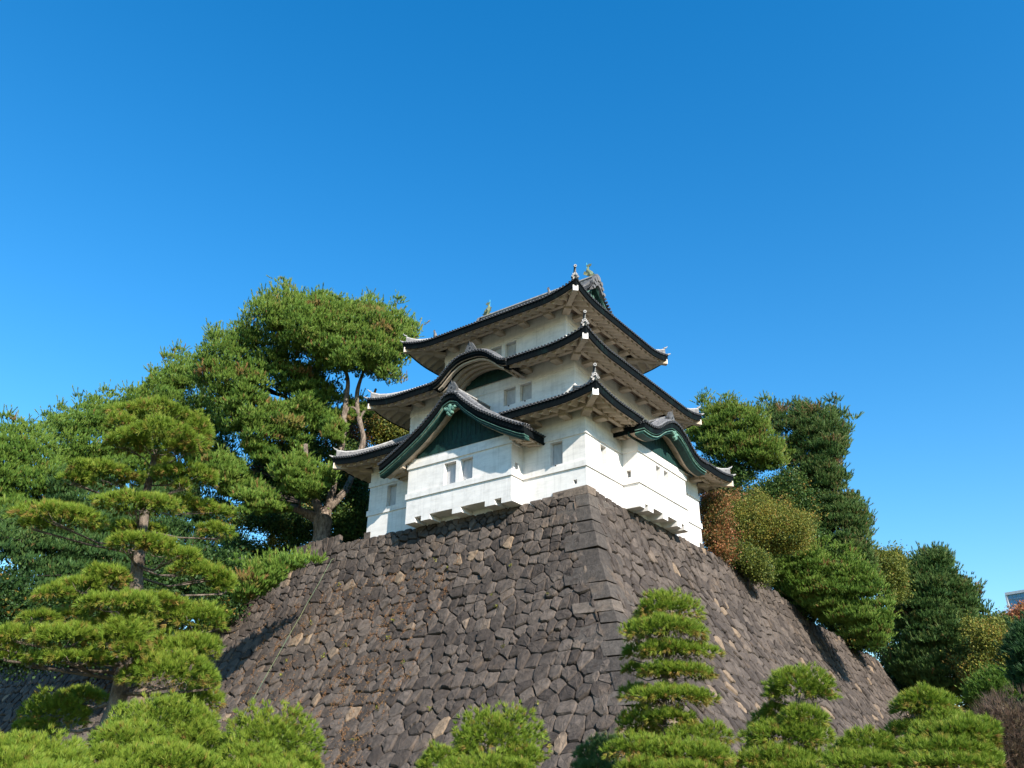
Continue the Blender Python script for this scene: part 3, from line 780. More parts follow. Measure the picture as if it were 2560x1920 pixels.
LAY_R = [(.06, .38, 1.3, 1.90, 0), (.38, .42, 1.3, 1.86, 2), (.42, .52, 1.3, 1.80, 0), (.52, .565, 1.3, 1.85, 2), (.565, .68, 1.3, 1.76, 1)]
o3, f, T, ax, av = gable_roof('bow_fronted_roof', MR, CKR, KR_PROF, 3.72, 1.94, -1.46, .90, 18.70, LAY_R, 21.0, (-1.46, 1.55), True, .52)
pendant(o3, T, ax, 1.80, 19.80, .8)

# ---- top gables, main ridge, fish ornaments
yc = 6.48
tg, tb, tp = MB(), MB(), MB()
def zr(y): d = 5.64-abs(y-yc); return Z3+rise(d)
for sg, xg in ((1, -2.84+2.0-1.98), (-1, -12.0-2.0+1.98)):
    X = lambda dx, y, z: (xg+sg*dx, y, z)
    ys_ = [yc-3.66+7.32*i/24 for i in range(25)]
    for z0, z1, dx0, dx1, m in ((.06, .30, -.5, .0, 0), (.30, .40, -.5, -.05, 1), (.38, .44, -.5, -.02, 2), (.44, .56, -.5, -.08, 1)):
        A = [X(dx1, y, zr(y)-z0) for y in ys_]; B = [X(dx1, y, zr(y)-z1) for y in ys_]; C_ = [X(dx0, y, zr(y)-z1) for y in ys_]
        tb.strip(A, B, m); tb.strip(B, C_, m)
    for y, y2 in zip(ys_, ys_[1:]): tp.quad(X(-.42, y, Z3+.9), X(-.42, y2, Z3+.9), X(-.42, y2, zr(y2)-.2), X(-.42, y, zr(y)-.2))
    for i in range(-8, 9): 
        y = yc+i*.3
        if zr(y)-.5 > Z3+2: tp.box(min(xg-sg*.42, xg-sg*.38), max(xg-sg*.42, xg-sg*.38), y-.05, y+.05, Z3+1.9, zr(y)-.5, 1)
    y = yc-3.6
    while y < yc+3.6:
        capdisc(tg, np.array(X(.10, y, zr(y)-.0)), np.array([sg, 0, 0]), .085); y += .17
    # descending ridge beside the verge
    for e in (-1, 1):
        yy = [yc+e*(.2+(4.65)*i/8) for i in range(9)]
        P = lambda dx, dz: [X(dx, y, zr(y)+dz) for y in yy]
        for d0, d1 in (((-.40, -.1), (-.40, .25)), ((-.40, .25), (-.10, .25)), ((-.10, .25), (-.10, -.1))):
            tb.strip(P(*d0), P(*d1), 3)
        ye = yy[-1]; tb.tube([X(-.25, ye, zr(ye)+.1), X(-.25, ye+e*.12, zr(ye)+.2), X(-.25, ye+e*.22, zr(ye)+.50)], [.16, .13, .05], 8, 3)
        tb.ring(X(-.25, ye+e*.25, zr(ye)+.5), (0, e, 0), 0, .09, 9, 3)
obj('tile_ends', tg, [M_CAP, M_RIM], roof3); obj('bargeboard', tb, [M_FASCIA, M_GREEN, M_PATINA, M_TILE], roof3); obj('pediment', tp, [M_GREEN, M_PATINA], roof3)
mr = MB(); xa, xb = -11.95, -2.92
mr.box(xa, xb, yc-.2, yc+.2, 31.25, 31.78); mr.box(xa-.03, xb+.03, yc-.25, yc+.25, 31.78, 31.86, 1); mr.tube([(xa, yc, 31.9), (xb, yc, 31.9)], .11, 8)
x = xa+.2
while x < xb:
    mr.ring((x, yc-.203, 31.5), (0, -1, 0), .06, .11, 9, 2); x += .26
for xe, sg in ((xb, 1), (xa, -1)):              # scrolled ridge end tiles
    out = [(-.85, -1.05), (-.55, -.55), (-.62, -.25), (-.42, .02), (-.3, .3), (-.12, .45), (.12, .45), (.3, .3), (.42, .02), (.62, -.25), (.55, -.55), (.85, -1.05), (.5, -.85), (.25, -.5), (0, -.35), (-.25, -.5), (-.5, -.85)]
    n = len(out); fr = [(xe+sg*.26, yc+p, 31.5+z) for p, z in out]; bk = [(xe+sg*.02, yc+p, 31.5+z) for p, z in out]
    mr.add(fr+bk, [tuple(range(n))]+[(i, (i+1) % n, n+(i+1) % n, n+i) for i in range(n)])
    for p, z, r_ in ((0, .12, .2), (-.32, -.1, .15), (.32, -.1, .15), (-.45, -.42, .13), (.45, -.42, .13), (-.62, -.78, .12), (.62, -.78, .12)):
        c_ = np.array([xe+sg*.26, yc+p, 31.5+z]); mr.tube([c_, c_+np.array([sg*.08, 0, 0])], r_, 10, 0); mr.ring(c_+np.array([sg*.083, 0, 0]), (sg, 0, 0), r_*.4, r_*.7, 10, 2)
obj('main_ridge', mr, [M_TILE, M_LIME, M_RIM], roof3)
for xe, sg in ((-3.35, 1), (-11.49, -1)):       # fish standing on its head, tail in the air
    fm = MB()
    P = [(.16, 31.92), (.20, 32.05), (.14, 32.22), (.03, 32.38), (-.06, 32.54), (-.05, 32.68), (.02, 32.80)]
    fm.tube([(xe+sg*p, yc, z) for p, z in P], [.13, .19, .20, .17, .12, .08, .04], 9)
    fan = [(.02, 32.76), (-.16, 32.92), (-.10, 33.0), (.0, 32.94), (.06, 33.06), (.12, 32.94), (.24, 32.98), (.20, 32.84)]
    for y_ in (-.02, .02): fm.add([(xe+sg*p, yc+y_, z) for p, z in fan], [tuple(range(8))])
    for e in (-1, 1):
        fin = [(.05, .12, 32.2), (-.08, .36, 32.30), (-.2, .32, 32.12), (-.02, .13, 32.06)]
        for d_ in (0, .025): fm.add([(xe+sg*p, yc+e*(y_+d_), z) for p, y_, z in fin], [(0, 1, 2, 3)])
    fins = [(-.02, 32.1), (-.22, 32.3), (-.14, 32.36), (-.26, 32.5), (-.12, 32.52), (-.02, 32.5)]
    for y_ in (-.015, .015): fm.add([(xe+sg*(p-.05), yc+y_, z) for p, z in fins], [tuple(range(6))])
    jaw = [(.18, 32.0), (.42, 32.05), (.48, 32.14), (.34, 32.16), (.22, 32.18)]
    for y_ in (-.07, .07): fm.add([(xe+sg*p, yc+y_, z) for p, z in jaw], [tuple(range(5))])
    fo = obj('fish_ornament', fm, M_BRONZE, roof3)
    rm = MB(); rm.tube([(xe-sg*.12, yc, 32.4), (xe-sg*.12, yc, 33.15)], .018, 6); obj('lightning_rod', rm, M_ROD, roof3)

# ------------------------------------------------------------------ foliage
def np_obj(name, V, tint, mat_, parent, per=3):
    """V: (n*per,3) vertices of n separate faces"""
    n = len(V)//per; me = bpy.data.meshes.new(name)
    me.vertices.add(len(V)); me.vertices.foreach_set('co', np.ascontiguousarray(V, np.float32).ravel())
    me.loops.add(len(V)); me.loops.foreach_set('vertex_index', np.arange(len(V), dtype=np.int32))
    me.polygons.add(n); me.polygons.foreach_set('loop_start', np.arange(0, len(V), per, dtype=np.int32))
    me.polygons.foreach_set('loop_total', np.full(n, per, np.int32))
    a = me.attributes.new('tint', 'FLOAT', 'FACE'); a.data.foreach_set('value', np.clip(tint, 0, 1).astype(np.float32))
    me.materials.append(mat_); me.update(); me.validate()
    o = bpy.data.objects.new(name, me); COL.objects.link(o)
    if parent is not None: hang(o, parent)
    return o

def unit(v): return v/(np.linalg.norm(v, axis=-1, keepdims=True)+1e-9)

def needles(rs, C, D, L, n, spread, width, tint):
    """n needles fanning out of every point C around direction D"""
    m = len(C); C = np.repeat(C, n, 0); D = np.repeat(D, n, 0); T = np.repeat(tint, n)
    r = unit(rs.normal(size=(m*n, 3))); d = unit(D+r*spread*rs.uniform(.15, 1, (m*n, 1)))
    ln = L*rs.uniform(.65, 1.1, (m*n, 1)); s = unit(np.cross(d, unit(rs.normal(size=(m*n, 3)))))*width*.5
    b = C+d*ln*.05
    V = np.stack([b-s, b+s, C+d*ln], 1).reshape(-1, 3)
    return V, T+rs.normal(0, .05, m*n)

def leaves(rs, C, D, size, tint):
    m = len(C); d = unit(D+rs.normal(0, .7, (m, 3))); s = unit(np.cross(d, rs.normal(size=(m, 3))))
    ln = size*rs.uniform(.6, 1.3, (m, 1)); w_ = ln*.36
    V = np.stack([C, C+d*ln*.5+s*w_, C+d*ln, C+d*ln*.5-s*w_], 1).reshape(-1, 3)
    return V, tint

UPV = np.array([0, 0, 1.0])
TOCAM = -CF*np.array([1, 1, 0]); TOCAM /= np.linalg.norm(TOCAM)

# ---- clipped garden pines: pads of needles on a trunk
def pad(rs, c, rx, ry, rz, dens, L, nn, width, brown=.12, warp=.12):
    """one cloud shaped pad; rx across the view, ry along it, rz up"""
    ex = CR*np.array([1, 1, 0]); ex = ex/np.linalg.norm(ex); ey = np.array([-ex[1], ex[0], 0])
    area = 2*math.pi*((rx*ry)**1.6/3+(rx*rz)**1.6/3+(ry*rz)**1.6/3)**(1/1.6)
    n = int(area*dens*1.15)
    d = unit(rs.normal(size=(n, 3))); d[:, 2] = np.where(d[:, 2] < -.25, -d[:, 2], d[:, 2])
    ph = rs.uniform(0, 6.28, 4)
    az = np.arctan2(d[:, 1], d[:, 0])
    f = 1+warp*np.sin(2*az+ph[0])+warp*.8*np.sin(3*az+ph[1])+warp*.6*np.sin(5*az+ph[2]+3*d[:, 2])+warp*.5*np.sin(9*az+ph[3]+5*d[:, 2])
    rad = f*rs.uniform(.82, 1.0, n)
    inner = rs.uniform(size=n) < .28; rad = np.where(inner, rad*rs.uniform(.55, .9, n), rad)
    p = d*rad[:, None]*np.array([rx, ry, rz])
    nrm = unit(d/np.array([rx, ry, rz])*min(rx, ry, rz))
    P = c+p[:, :1]*ex+p[:, 1:2]*ey+p[:, 2:]*UPV
    Nn = nrm[:, :1]*ex+nrm[:, 1:2]*ey+nrm[:, 2:]*UPV
    D = unit(Nn*.95+UPV*.30+rs.normal(0, .28, (n, 3)))
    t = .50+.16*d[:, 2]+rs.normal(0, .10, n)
    # older yellow and brown needles hang at the lower rim
    low = (d[:, 2] < .12) & (rs.uniform(size=n) < brown*4); t = np.where(low, rs.uniform(.72, 1.0, n), t)
    old = rs.uniform(size=n) < brown*.15; t = np.where(old, .95, t)
    D = np.where(low[:, None], unit(D-UPV*.5), D)
    return needles(rs, P-D*L*.35, D, L, nn, .85, width, t)

# dry needles and weeds caught in the joints of the rampart
rs = np.random.default_rng(77); VV, TT = [], []
for i in range(620):
    a = -7-abs(rs.normal(0, 9)); z = rs.uniform(1.5, 12.5)
    if z > interp(a, TL)-.4: continue
    n = int(rs.integers(8, 26)); ln = rs.uniform(.1, .5); sl = rs.uniform(-.5, .9)
    t_ = rs.uniform(-1, 1, n)*ln; P = np.array([L_pt(a+q*sl+rs.normal(0, .03), z+q+rs.normal(0, .03), rs.uniform(.04, .09)) for q in t_])
    V, T = needles(rs, P, unit(rs.normal(0, 1, (n, 3))*np.array([1, .35, 1])+np.array([0, -.35, -.2])), .11, 4, .6, .012, np.full(n, rs.uniform(.35, .9))); VV.append(V); TT.append(T)
M_LITTER = leaf_mat('needle_litter', [(.16, .13, .04), (.26, .15, .06), (.34, .19, .085), (.30, .15, .07), (.22, .12, .06)], .1)
lo_ = np_obj('pine_needle_litter', np.concatenate(VV), np.concatenate(TT), M_LITTER, None); lo_['kind'] = 'stuff'
wd = empty('weed', L_pt(-12, 8, .1)); tag(wd, 'small green weeds sprouting from the joints of the left rampart face', 'weed')
VV, TT = [], []
for i in range(26):
    a, z = rs.uniform(-20, 1), rs.uniform(3, 13); c_ = np.array(L_pt(a, z, .08)); n = 14
    V, T = leaves(rs, c_+rs.normal(0, .05, (n, 3)), np.tile(np.array([0, -.6, .6]), (n, 1)), .09, rs.uniform(.3, .8, n)); VV.append(V); TT.append(T)
tag(wd, kind='stuff')
np_obj('leaves', np.concatenate(VV), np.concatenate(TT), M_OLIVE, wd, 4)

def garden_pine(label, pads, trunk, dist, seed, L=.15, dens=230, nn=22, width=.0075, group='clipped garden pines in front of the rampart', mat_=None, brown=.12, name='garden_pine', full=(.55, 1.6, 1.10)):
    rs = np.random.default_rng(seed); L = .0070*dist; width = .00064*dist; dens = 92000/(dist*dist); nn = 22
    base = at(trunk[-1][0], trunk[-1][1], dist); base = np.array([base[0], base[1], 0])
    root = empty(name, base); tag(root, label, 'pine tree', group)
    pts, cents = [], []
    tm = MB(); P = [at(x, y, dist+(q[3] if len(q) > 3 else 0)) for q in trunk for x, y in [q[:2]]]; rr = [q[2]*mpp(q[0], q[1], dist) for q in trunk]
    if P[-1][2] > .05: P.append(base+np.array([0, 0, -.1])); rr.append(rr[-1]*1.25)
    # smooth the trunk line
    Q, r2 = [], []
    for i in range(len(P)-1):
        a, b, c, d = P[max(i-1, 0)], P[i], P[i+1], P[min(i+2, len(P)-1)]
        for j in range(6):
            t = j/6; Q.append(.5*((2*b)+(-a+c)*t+(2*a-5*b+4*c-d)*t*t+(-a+3*b-3*c+d)*t**3)); r2.append((rr[i]*(1-t)+rr[i+1]*t)*(1+.06*math.sin(5*(i+t))))
    Q.append(P[-1]); r2.append(rr[-1])
    tm.tube(Q, r2, 12)
    trunk_o = obj('trunk', tm, M_BARK, root, smooth=True)
    lm = MB()
    for q in pads:
        x, y, hw, hh = q[:4]; dd = q[4] if len(q) > 4 else 0; sl = q[5] if len(q) > 5 else 0; dn = q[6] if len(q) > 6 else 1
        m_ = mpp(x, y, dist+dd); y = y+hh*full[0]; c = at(x, y, dist+dd); rx, rz = hw*m_*full[2], hh*m_*full[1]
        k = 1 if abs(sl) < .01 else 3
        VV, TT = [], []
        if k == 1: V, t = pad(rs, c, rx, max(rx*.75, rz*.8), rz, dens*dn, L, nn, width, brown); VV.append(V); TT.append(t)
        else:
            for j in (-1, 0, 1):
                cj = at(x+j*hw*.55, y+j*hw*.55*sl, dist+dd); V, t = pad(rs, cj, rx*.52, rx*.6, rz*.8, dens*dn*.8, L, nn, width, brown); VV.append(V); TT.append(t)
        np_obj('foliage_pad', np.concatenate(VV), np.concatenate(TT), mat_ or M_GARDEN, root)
        # a limb from the trunk to the pad
        i = min(range(len(Q)), key=lambda i: np.linalg.norm((Q[i]-c)[:2])*.5+abs(Q[i][2]-(c[2]-.15)))
        s0 = Q[i]; e_ = c-np.array([0, 0, rz*.35]); mid = (s0+e_)/2+np.array([0, 0, -.05])+rs.normal(0, .04, 3)
        r_ = max(.010, r2[i]*.22); lm.tube([s0, mid, e_], [r_, r_*.8, r_*.55], 7)
        for j in range(5):
            e2 = c+np.array([rs.uniform(-.7, .7)*rx, rs.uniform(-.6, .6)*rx, rs.uniform(-.1, .2)*rz]); lm.tube([e_ if j % 2 else mid, (e_+e2)/2-np.array([0, 0, .04]), e2], [r_*.45, r_*.35, r_*.15], 5)
    obj('limbs', lm, M_BARK, root, smooth=True)
    return root

def c5(u, v): return (u/3.657, 829.5+v/3.657)
def c6(u, v): return (u/3.657, 1205.4+v/3.657)
def c7(u, v): return (1252.9+u/3.657, 1205.4+v/3.657)
def c8(u, v): return (1607.2+u/3.310, 1157.9+v/3.310)
def pd5(u, v, a, b, *r): return (*c5(u, v), a/3.657, b/3.657, *r)
def pd6(u, v, a, b, *r): return (*c6(u, v), a/3.657, b/3.657, *r)
def pd7(u, v, a, b, *r): return (*c7(u, v), a/3.657, b/3.657, *r)
def pd8(u, v, a, b, *r): return (*c8(u, v), a/3.310, b/3.310, *r)

garden_pine('tallest garden pine at left, stepped in many flat needle pads on a leaning grey trunk',
    [pd5(1240, 255, 370, 85, .3), pd5(960, 290, 120, 70, -.3), pd5(1560, 360, 110, 130, 0), pd5(1250, 420, 370, 100, -.7), pd5(1010, 450, 200, 50, -.5), pd5(1420, 490, 140, 75, -.8),
     pd5(810, 700, 310, 62, -.2), pd5(600, 740, 140, 45, -.2), pd5(1430, 705, 270, 75, -.3), pd5(1440, 790, 80, 40, -.5), pd5(1300, 620, 60, 60, .3),
     pd5(1075, 930, 310, 68, -.7), pd5(1590, 960, 210, 60, .1, .32), pd5(480, 1030, 320, 92, -.4), pd5(270, 1090, 120, 60, -.2), pd5(1710, 1160, 140, 62, .1),
     pd5(1020, 1240, 190, 70, -.6), pd5(1330, 1290, 220, 80, -.7, .45), pd5(1100, 1140, 220, 50, .5), pd5(1620, 1470, 230, 90, .1, .45), pd5(1760, 1580, 80, 80, .1), pd5(1400, 1470, 90, 40, .8),
     pd6(650, 200, 350, 80, -.3, -.42), pd6(850, 160, 140, 60, -.3), pd6(930, 350, 310, 75, -.9), pd6(1260, 330, 200, 55, -.3), pd6(1540, 470, 250, 115, -.3), pd6(1360, 400, 190, 80, -.2),
     pd6(520, 610, 300, 88, -.7), pd6(680, 550, 180, 60, -.4), pd6(960, 600, 190, 150, -1.1), pd6(1010, 720, 130, 110, -1.1), pd6(1000, 470, 230, 55, -.4), pd6(1100, 540, 110, 55, -.3), pd6(150, 590, 190, 75, .1), pd6(30, 650, 120, 70, .2),
     pd6(590, 780, 270, 52, -.6), pd6(60, 760, 110, 50, .2), pd6(240, 810, 80, 40, 0),
     pd6(1430, 700, 285, 105, -.5), pd6(1300, 890, 330, 140, -.9), pd6(1640, 950, 80, 85, -.4), pd6(1560, 1110, 170, 110, .3), pd6(300, 460, 170, 55, 1.0), pd6(560, 440, 150, 60, 1.2),
     pd6(430, 1200, 270, 150, 1.3), pd6(280, 1340, 150, 80, 1.2), pd6(650, 1080, 190, 60, 1.4)],
    [(*c5(1225, 560), 5), (*c5(1170, 800), 9), (*c5(1140, 1040), 11), (*c5(1090, 1400), 14), (*c5(1075, 1620), 15.5), (*c6(1075, 420), 15), (*c6(1010, 790), 19), (*c6(930, 1120), 20), (*c6(860, 1330), 21), (*c6(780, 1640), 23)],
    15.0, 5, full=(.48, 1.58, 1.17))
garden_pine('broad clipped pine mound at the foot of the tall leaning pine',
    [pd6(1260, 1290, 400, 190, 0), pd6(1000, 1430, 300, 130, -.5), pd6(1500, 1450, 260, 150, -.3), pd6(1240, 1590, 480, 130, -.9), pd6(820, 1560, 180, 90, -.8), pd6(1480, 1640, 280, 80, -1.0), pd6(960, 1680, 320, 80, -1.1), pd6(1580, 1300, 140, 110, .1)],
    [(*c6(1260, 1450), 7), (*c6(1240, 1700), 9)], 10.0, 6, L=.135, dens=330, nn=26, width=.0065, brown=.05)
garden_pine('low clipped pine cut off by the bottom left corner of the photo',
    [pd6(230, 1530, 400, 150, 0), pd6(520, 1600, 160, 90, -.3), pd6(100, 1620, 300, 120, -.5), pd6(330, 1690, 330, 70, -.7), pd6(-150, 1500, 260, 140, .2)],
    [(*c6(230, 1560), 7), (*c6(230, 1720), 9)], 8.5, 7, L=.12, dens=380, nn=26, width=.0058, brown=.03)
garden_pine('round clipped pine right of the broad mound, before the left face of the rampart',
    [(578, 1606, 98, 68, 0), (540, 1650, 70, 45, -.4), (640, 1668, 62, 40, -.4), (585, 1682, 110, 36, -.7)],
    [(580, 1640, 3), (580, 1680, 4)], 9.5, 8, L=.13, dens=360, nn=26, width=.0062, brown=.06)
garden_pine('small yellow green clipped pine with two rounded lobes near the middle',
    [(1074, 1592, 86, 55, 0), (1120, 1630, 42, 22, -.2), (1010, 1625, 30, 22, -.1), (948, 1648, 46, 34, -.2), (1060, 1662, 70, 30, -.4), (1125, 1668, 34, 24, -.5), (1000, 1672, 60, 24, -.5)],
    [(1072, 1630, 3), (1068, 1690, 5)], 11.0, 9, L=.13, dens=340, nn=26, width=.0065, brown=.10)
garden_pine('tall tiered pine clipped into stacked discs, before the corner of the rampart',
    [pd7(690, 390, 235, 115, 0), pd7(520, 480, 100, 60, .1), pd7(690, 555, 320, 90, -.3), pd7(430, 570, 60, 70, .3), pd7(760, 720, 290, 62, -.2), pd7(430, 740, 95, 62, .7), pd7(770, 885, 280, 60, -.2), pd7(420, 870, 90, 45, .7), pd7(620, 900, 140, 40, 0),
     pd7(740, 1080, 330, 70, -.2), pd7(440, 1050, 120, 55, .5), pd7(480, 1290, 190, 110, 0), pd7(700, 1250, 200, 65, -.2), pd7(600, 1370, 150, 60, .2), pd7(930, 1390, 235, 95, -.2), pd7(520, 1500, 280, 90, -.5), pd7(860, 1540, 330, 100, -.6), pd7(560, 1640, 300, 60, -.7), pd7(1000, 1640, 200, 70, -.6), pd7(760, 1660, 300, 50, -.9)],
    [(*c7(690, 420), 4), (*c7(690, 760), 5.5), (*c7(670, 980), 6), (*c7(660, 1300), 7), (*c7(660, 1700), 9)], 13.5, 10, L=.15, dens=215, nn=26, width=.0085, brown=.22)
garden_pine('dark pine in shade, low against the left foot of the tiered pine',
    [pd7(130, 1560, 170, 120, 0), pd7(260, 1470, 120, 70, .2), pd7(160, 1660, 200, 70, -.2)],
    [(*c7(150, 1600), 4), (*c7(150, 1720), 5)], 15.5, 11, L=.15, dens=230, nn=24, width=.009, mat_=M_PINED, brown=.02)  # shade painted in by the darker needle colours
garden_pine('garden pine with a round head above loose tiers, before the right rampart face',
    [pd7(1735, 985, 255, 125, 0), pd7(1560, 1060, 90, 60, .1), pd7(1890, 1060, 110, 70, 0), pd7(1560, 1190, 140, 60, .4), pd7(1780, 1240, 190, 75, -.2), pd7(1480, 1290, 130, 75, .4), pd7(1620, 1390, 300, 105, -.2), pd7(1800, 1380, 170, 80, .2), pd7(1400, 1460, 90, 60, .5), pd7(1560, 1570, 330, 80, -.4), pd7(1800, 1560, 140, 70, 0), pd7(1330, 1620, 140, 60, .3), pd7(1600, 1660, 300, 50, -.6)],
    [(*c7(1735, 1050), 4), (*c7(1700, 1250), 5), (*c7(1660, 1700), 7)], 14.0, 12, L=.165, dens=170, nn=26, width=.009, brown=.10)
garden_pine('low rounded pine between the round headed pine and the wide stepped pine',
    [pd8(890, 1480, 240, 95, 0), pd8(720, 1560, 130, 80, .1), pd8(1060, 1580, 130, 90, 0), pd8(880, 1610, 300, 70, -.4)],
    [(*c8(890, 1560), 4), (*c8(890, 1690), 5)], 12.5, 13, L=.15, dens=230, nn=26, width=.0085, brown=.08)
garden_pine('wide stepped garden pine with yellow tinged needles, rightmost of the clipped row',
    [pd8(1300, 1170, 235, 88, 0), pd8(1160, 1220, 110, 55, .2), pd8(1560, 1310, 250, 70, -.1, .25), pd8(1290, 1360, 250, 60, .3), pd8(1120, 1400, 90, 45, .4), pd8(1500, 1390, 310, 85, -.4), pd8(1690, 1450, 170, 75, -.1), pd8(1420, 1500, 330, 75, -.6), pd8(1240, 1500, 150, 50, .2), pd8(1680, 1560, 180, 65, -.4), pd8(1500, 1610, 350, 70, -.8), pd8(1300, 1650, 200, 50, -.6)],
    [(*c8(1330, 1230), 4), (*c8(1400, 1450), 6), (*c8(1420, 1700), 8)], 13.0, 14, L=.165, dens=180, nn=26, width=.009, brown=.16)

# ---- big free growing trees
def in_poly(x, y, P):
    r = np.zeros(len(x), bool); j = len(P)-1
    for i in range(len(P)):
        xi, yi = P[i]; xj, yj = P[j]
        c_ = ((yi > y) != (yj > y)) & (x < (xj-xi)*(y-yi)/((yj-yi) or 1e-9)+xi); r ^= c_; j = i
    return r
def edge_dist(x, y, P):
    d = np.full(len(x), 1e9)
    for i in range(len(P)):
        a, b = np.array(P[i], float), np.array(P[(i+1) % len(P)], float); ab = b-a
        t = np.clip(((x-a[0])*ab[0]+(y-a[1])*ab[1])/(ab@ab), 0, 1); d = np.minimum(d, np.hypot(x-a[0]-t*ab[0], y-a[1]-t*ab[1]))
    return d

def crown(rs, poly, dist, thick, ncl, rcl, kind, flat=.6, tl=.3, ntuft=40, tint=(.4, .1), brown=.02, nn=9, width=.035, upw=.7, hole=0.0, cand=.16, under=-.12, fringe=.25, gap=.16):
    P = poly; xs_ = [p[0] for p in P]; ys_ = [p[1] for p in P]
    n = ncl*12; x = rs.uniform(min(xs_), max(xs_), n); y = rs.uniform(min(ys_), max(ys_), n)
    k = in_poly(x, y, P); x, y = x[k], y[k]
    if gap:
        ph = rs.uniform(0, 6.28, 4); s_ = 1/(rcl*1.5/mpp(float(np.mean(xs_)), float(np.mean(ys_)), dist))
        f_ = np.sin(x*s_+ph[0]+1.3*np.sin(y*s_*.8+ph[1]))+np.sin(y*s_*1.5+ph[2]+1.1*np.sin(x*s_*.7+ph[3])); k = f_ > np.quantile(f_, gap); x, y = x[k], y[k]
    # blue-noise thinning
    keep = []; mp_ = mpp(float(np.mean(xs_)), float(np.mean(ys_)), dist); A = 0
    for i in range(len(P)): A += P[i][0]*P[(i+1) % len(P)][1]-P[(i+1) % len(P)][0]*P[i][1]
    dmin = .62*math.sqrt(abs(A)/2/ncl)
    for i in range(len(x)):
        if len(keep) >= ncl: break
        if all((x[i]-x[j])**2+(y[i]-y[j])**2 > dmin*dmin for j in keep): keep.append(i)
    x, y = x[keep], y[keep]; e = edge_dist(x, y, P); em = max(e.max(), 1e-6)
    bulge = np.sqrt(np.clip(1-(1-np.clip(e/(em*.8), 0, 1))**2, 0, 1))
    VV, TT, cents = [], [], []
    fx = [(x[i]+rs.normal(0, .5)*rcl/mp_, y[i]-abs(rs.normal(0, .45))*rcl/mp_) for i in range(len(x)) if e[i] < em*.3 and rs.uniform() < fringe]
    n0 = len(x); x = np.concatenate([x, [q[0] for q in fx]]); y = np.concatenate([y, [q[1] for q in fx]]); e = np.concatenate([e, [rcl*.4/mp_]*len(fx)]); bulge = np.concatenate([bulge, [.15]*len(fx)])
    for i in range(len(x)):
        for layer in range(3):
            if layer and rs.uniform() > (.75, .75, .45)[layer]: continue
            dd = dist-thick*bulge[i]*(rs.uniform(.55, 1.0), rs.uniform(-.1, .5), rs.uniform(-.8, -.2))[layer]
            jx, jy = (0, 0) if layer == 0 else rs.normal(0, dmin*.35, 2)
            c = at(x[i]+jx, y[i]+jy, dd)
            r = min(rcl*rs.uniform(.65, 1.25), e[i]*mp_*.95+.18)
            if layer and hole and rs.uniform() < hole: continue
            nt_ = max(6, int(ntuft*(r/rcl)**2*(1, .7, .5)[layer])); d = unit(rs.normal(size=(nt_, 3))); d[:, 2] = np.where(d[:, 2] < under, -d[:, 2], d[:, 2])
            p = c+d*np.array([1, 1, flat])*r*rs.uniform(.55, 1.0, (nt_, 1))
            D = unit(d*.6+UPV*upw+rs.normal(0, .25, (nt_, 3)))
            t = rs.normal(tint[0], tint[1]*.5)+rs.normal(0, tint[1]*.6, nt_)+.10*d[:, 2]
            if rs.uniform() < brown: t = t*0+rs.uniform(.85, 1)
            elif brown: t = np.where(rs.uniform(size=nt_) < brown*.5, .95, t)
            ck = rs.uniform(size=nt_) < cand                       # shoots that stand out beyond the cloud
            if ck.any():
                q_, dq = p[ck], unit(d[ck]*.6+UPV*.7+rs.normal(0, .25, (int(ck.sum()), 3)))
                ef = 1.7 if e[i] < em*.25 and kind == 'needle' else 1.0
                for st_ in (.45, .85, 1.2):
                    kk = rs.uniform(size=len(q_)) < (1.25-st_*.6)
                    p = np.concatenate([p, (q_+dq*st_*ef*tl)[kk]]); D = np.concatenate([D, dq[kk]]); t = np.concatenate([t, t[:nt_][ck][kk]+.05])
                nt_ = len(p)
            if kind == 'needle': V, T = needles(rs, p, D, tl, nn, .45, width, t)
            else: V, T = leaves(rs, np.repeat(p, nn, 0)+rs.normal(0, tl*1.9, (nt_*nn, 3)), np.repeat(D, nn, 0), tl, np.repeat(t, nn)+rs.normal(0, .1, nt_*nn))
            VV.append(V); TT.append(T); cents.append((c, r))
    return np.concatenate(VV), np.concatenate(TT), cents

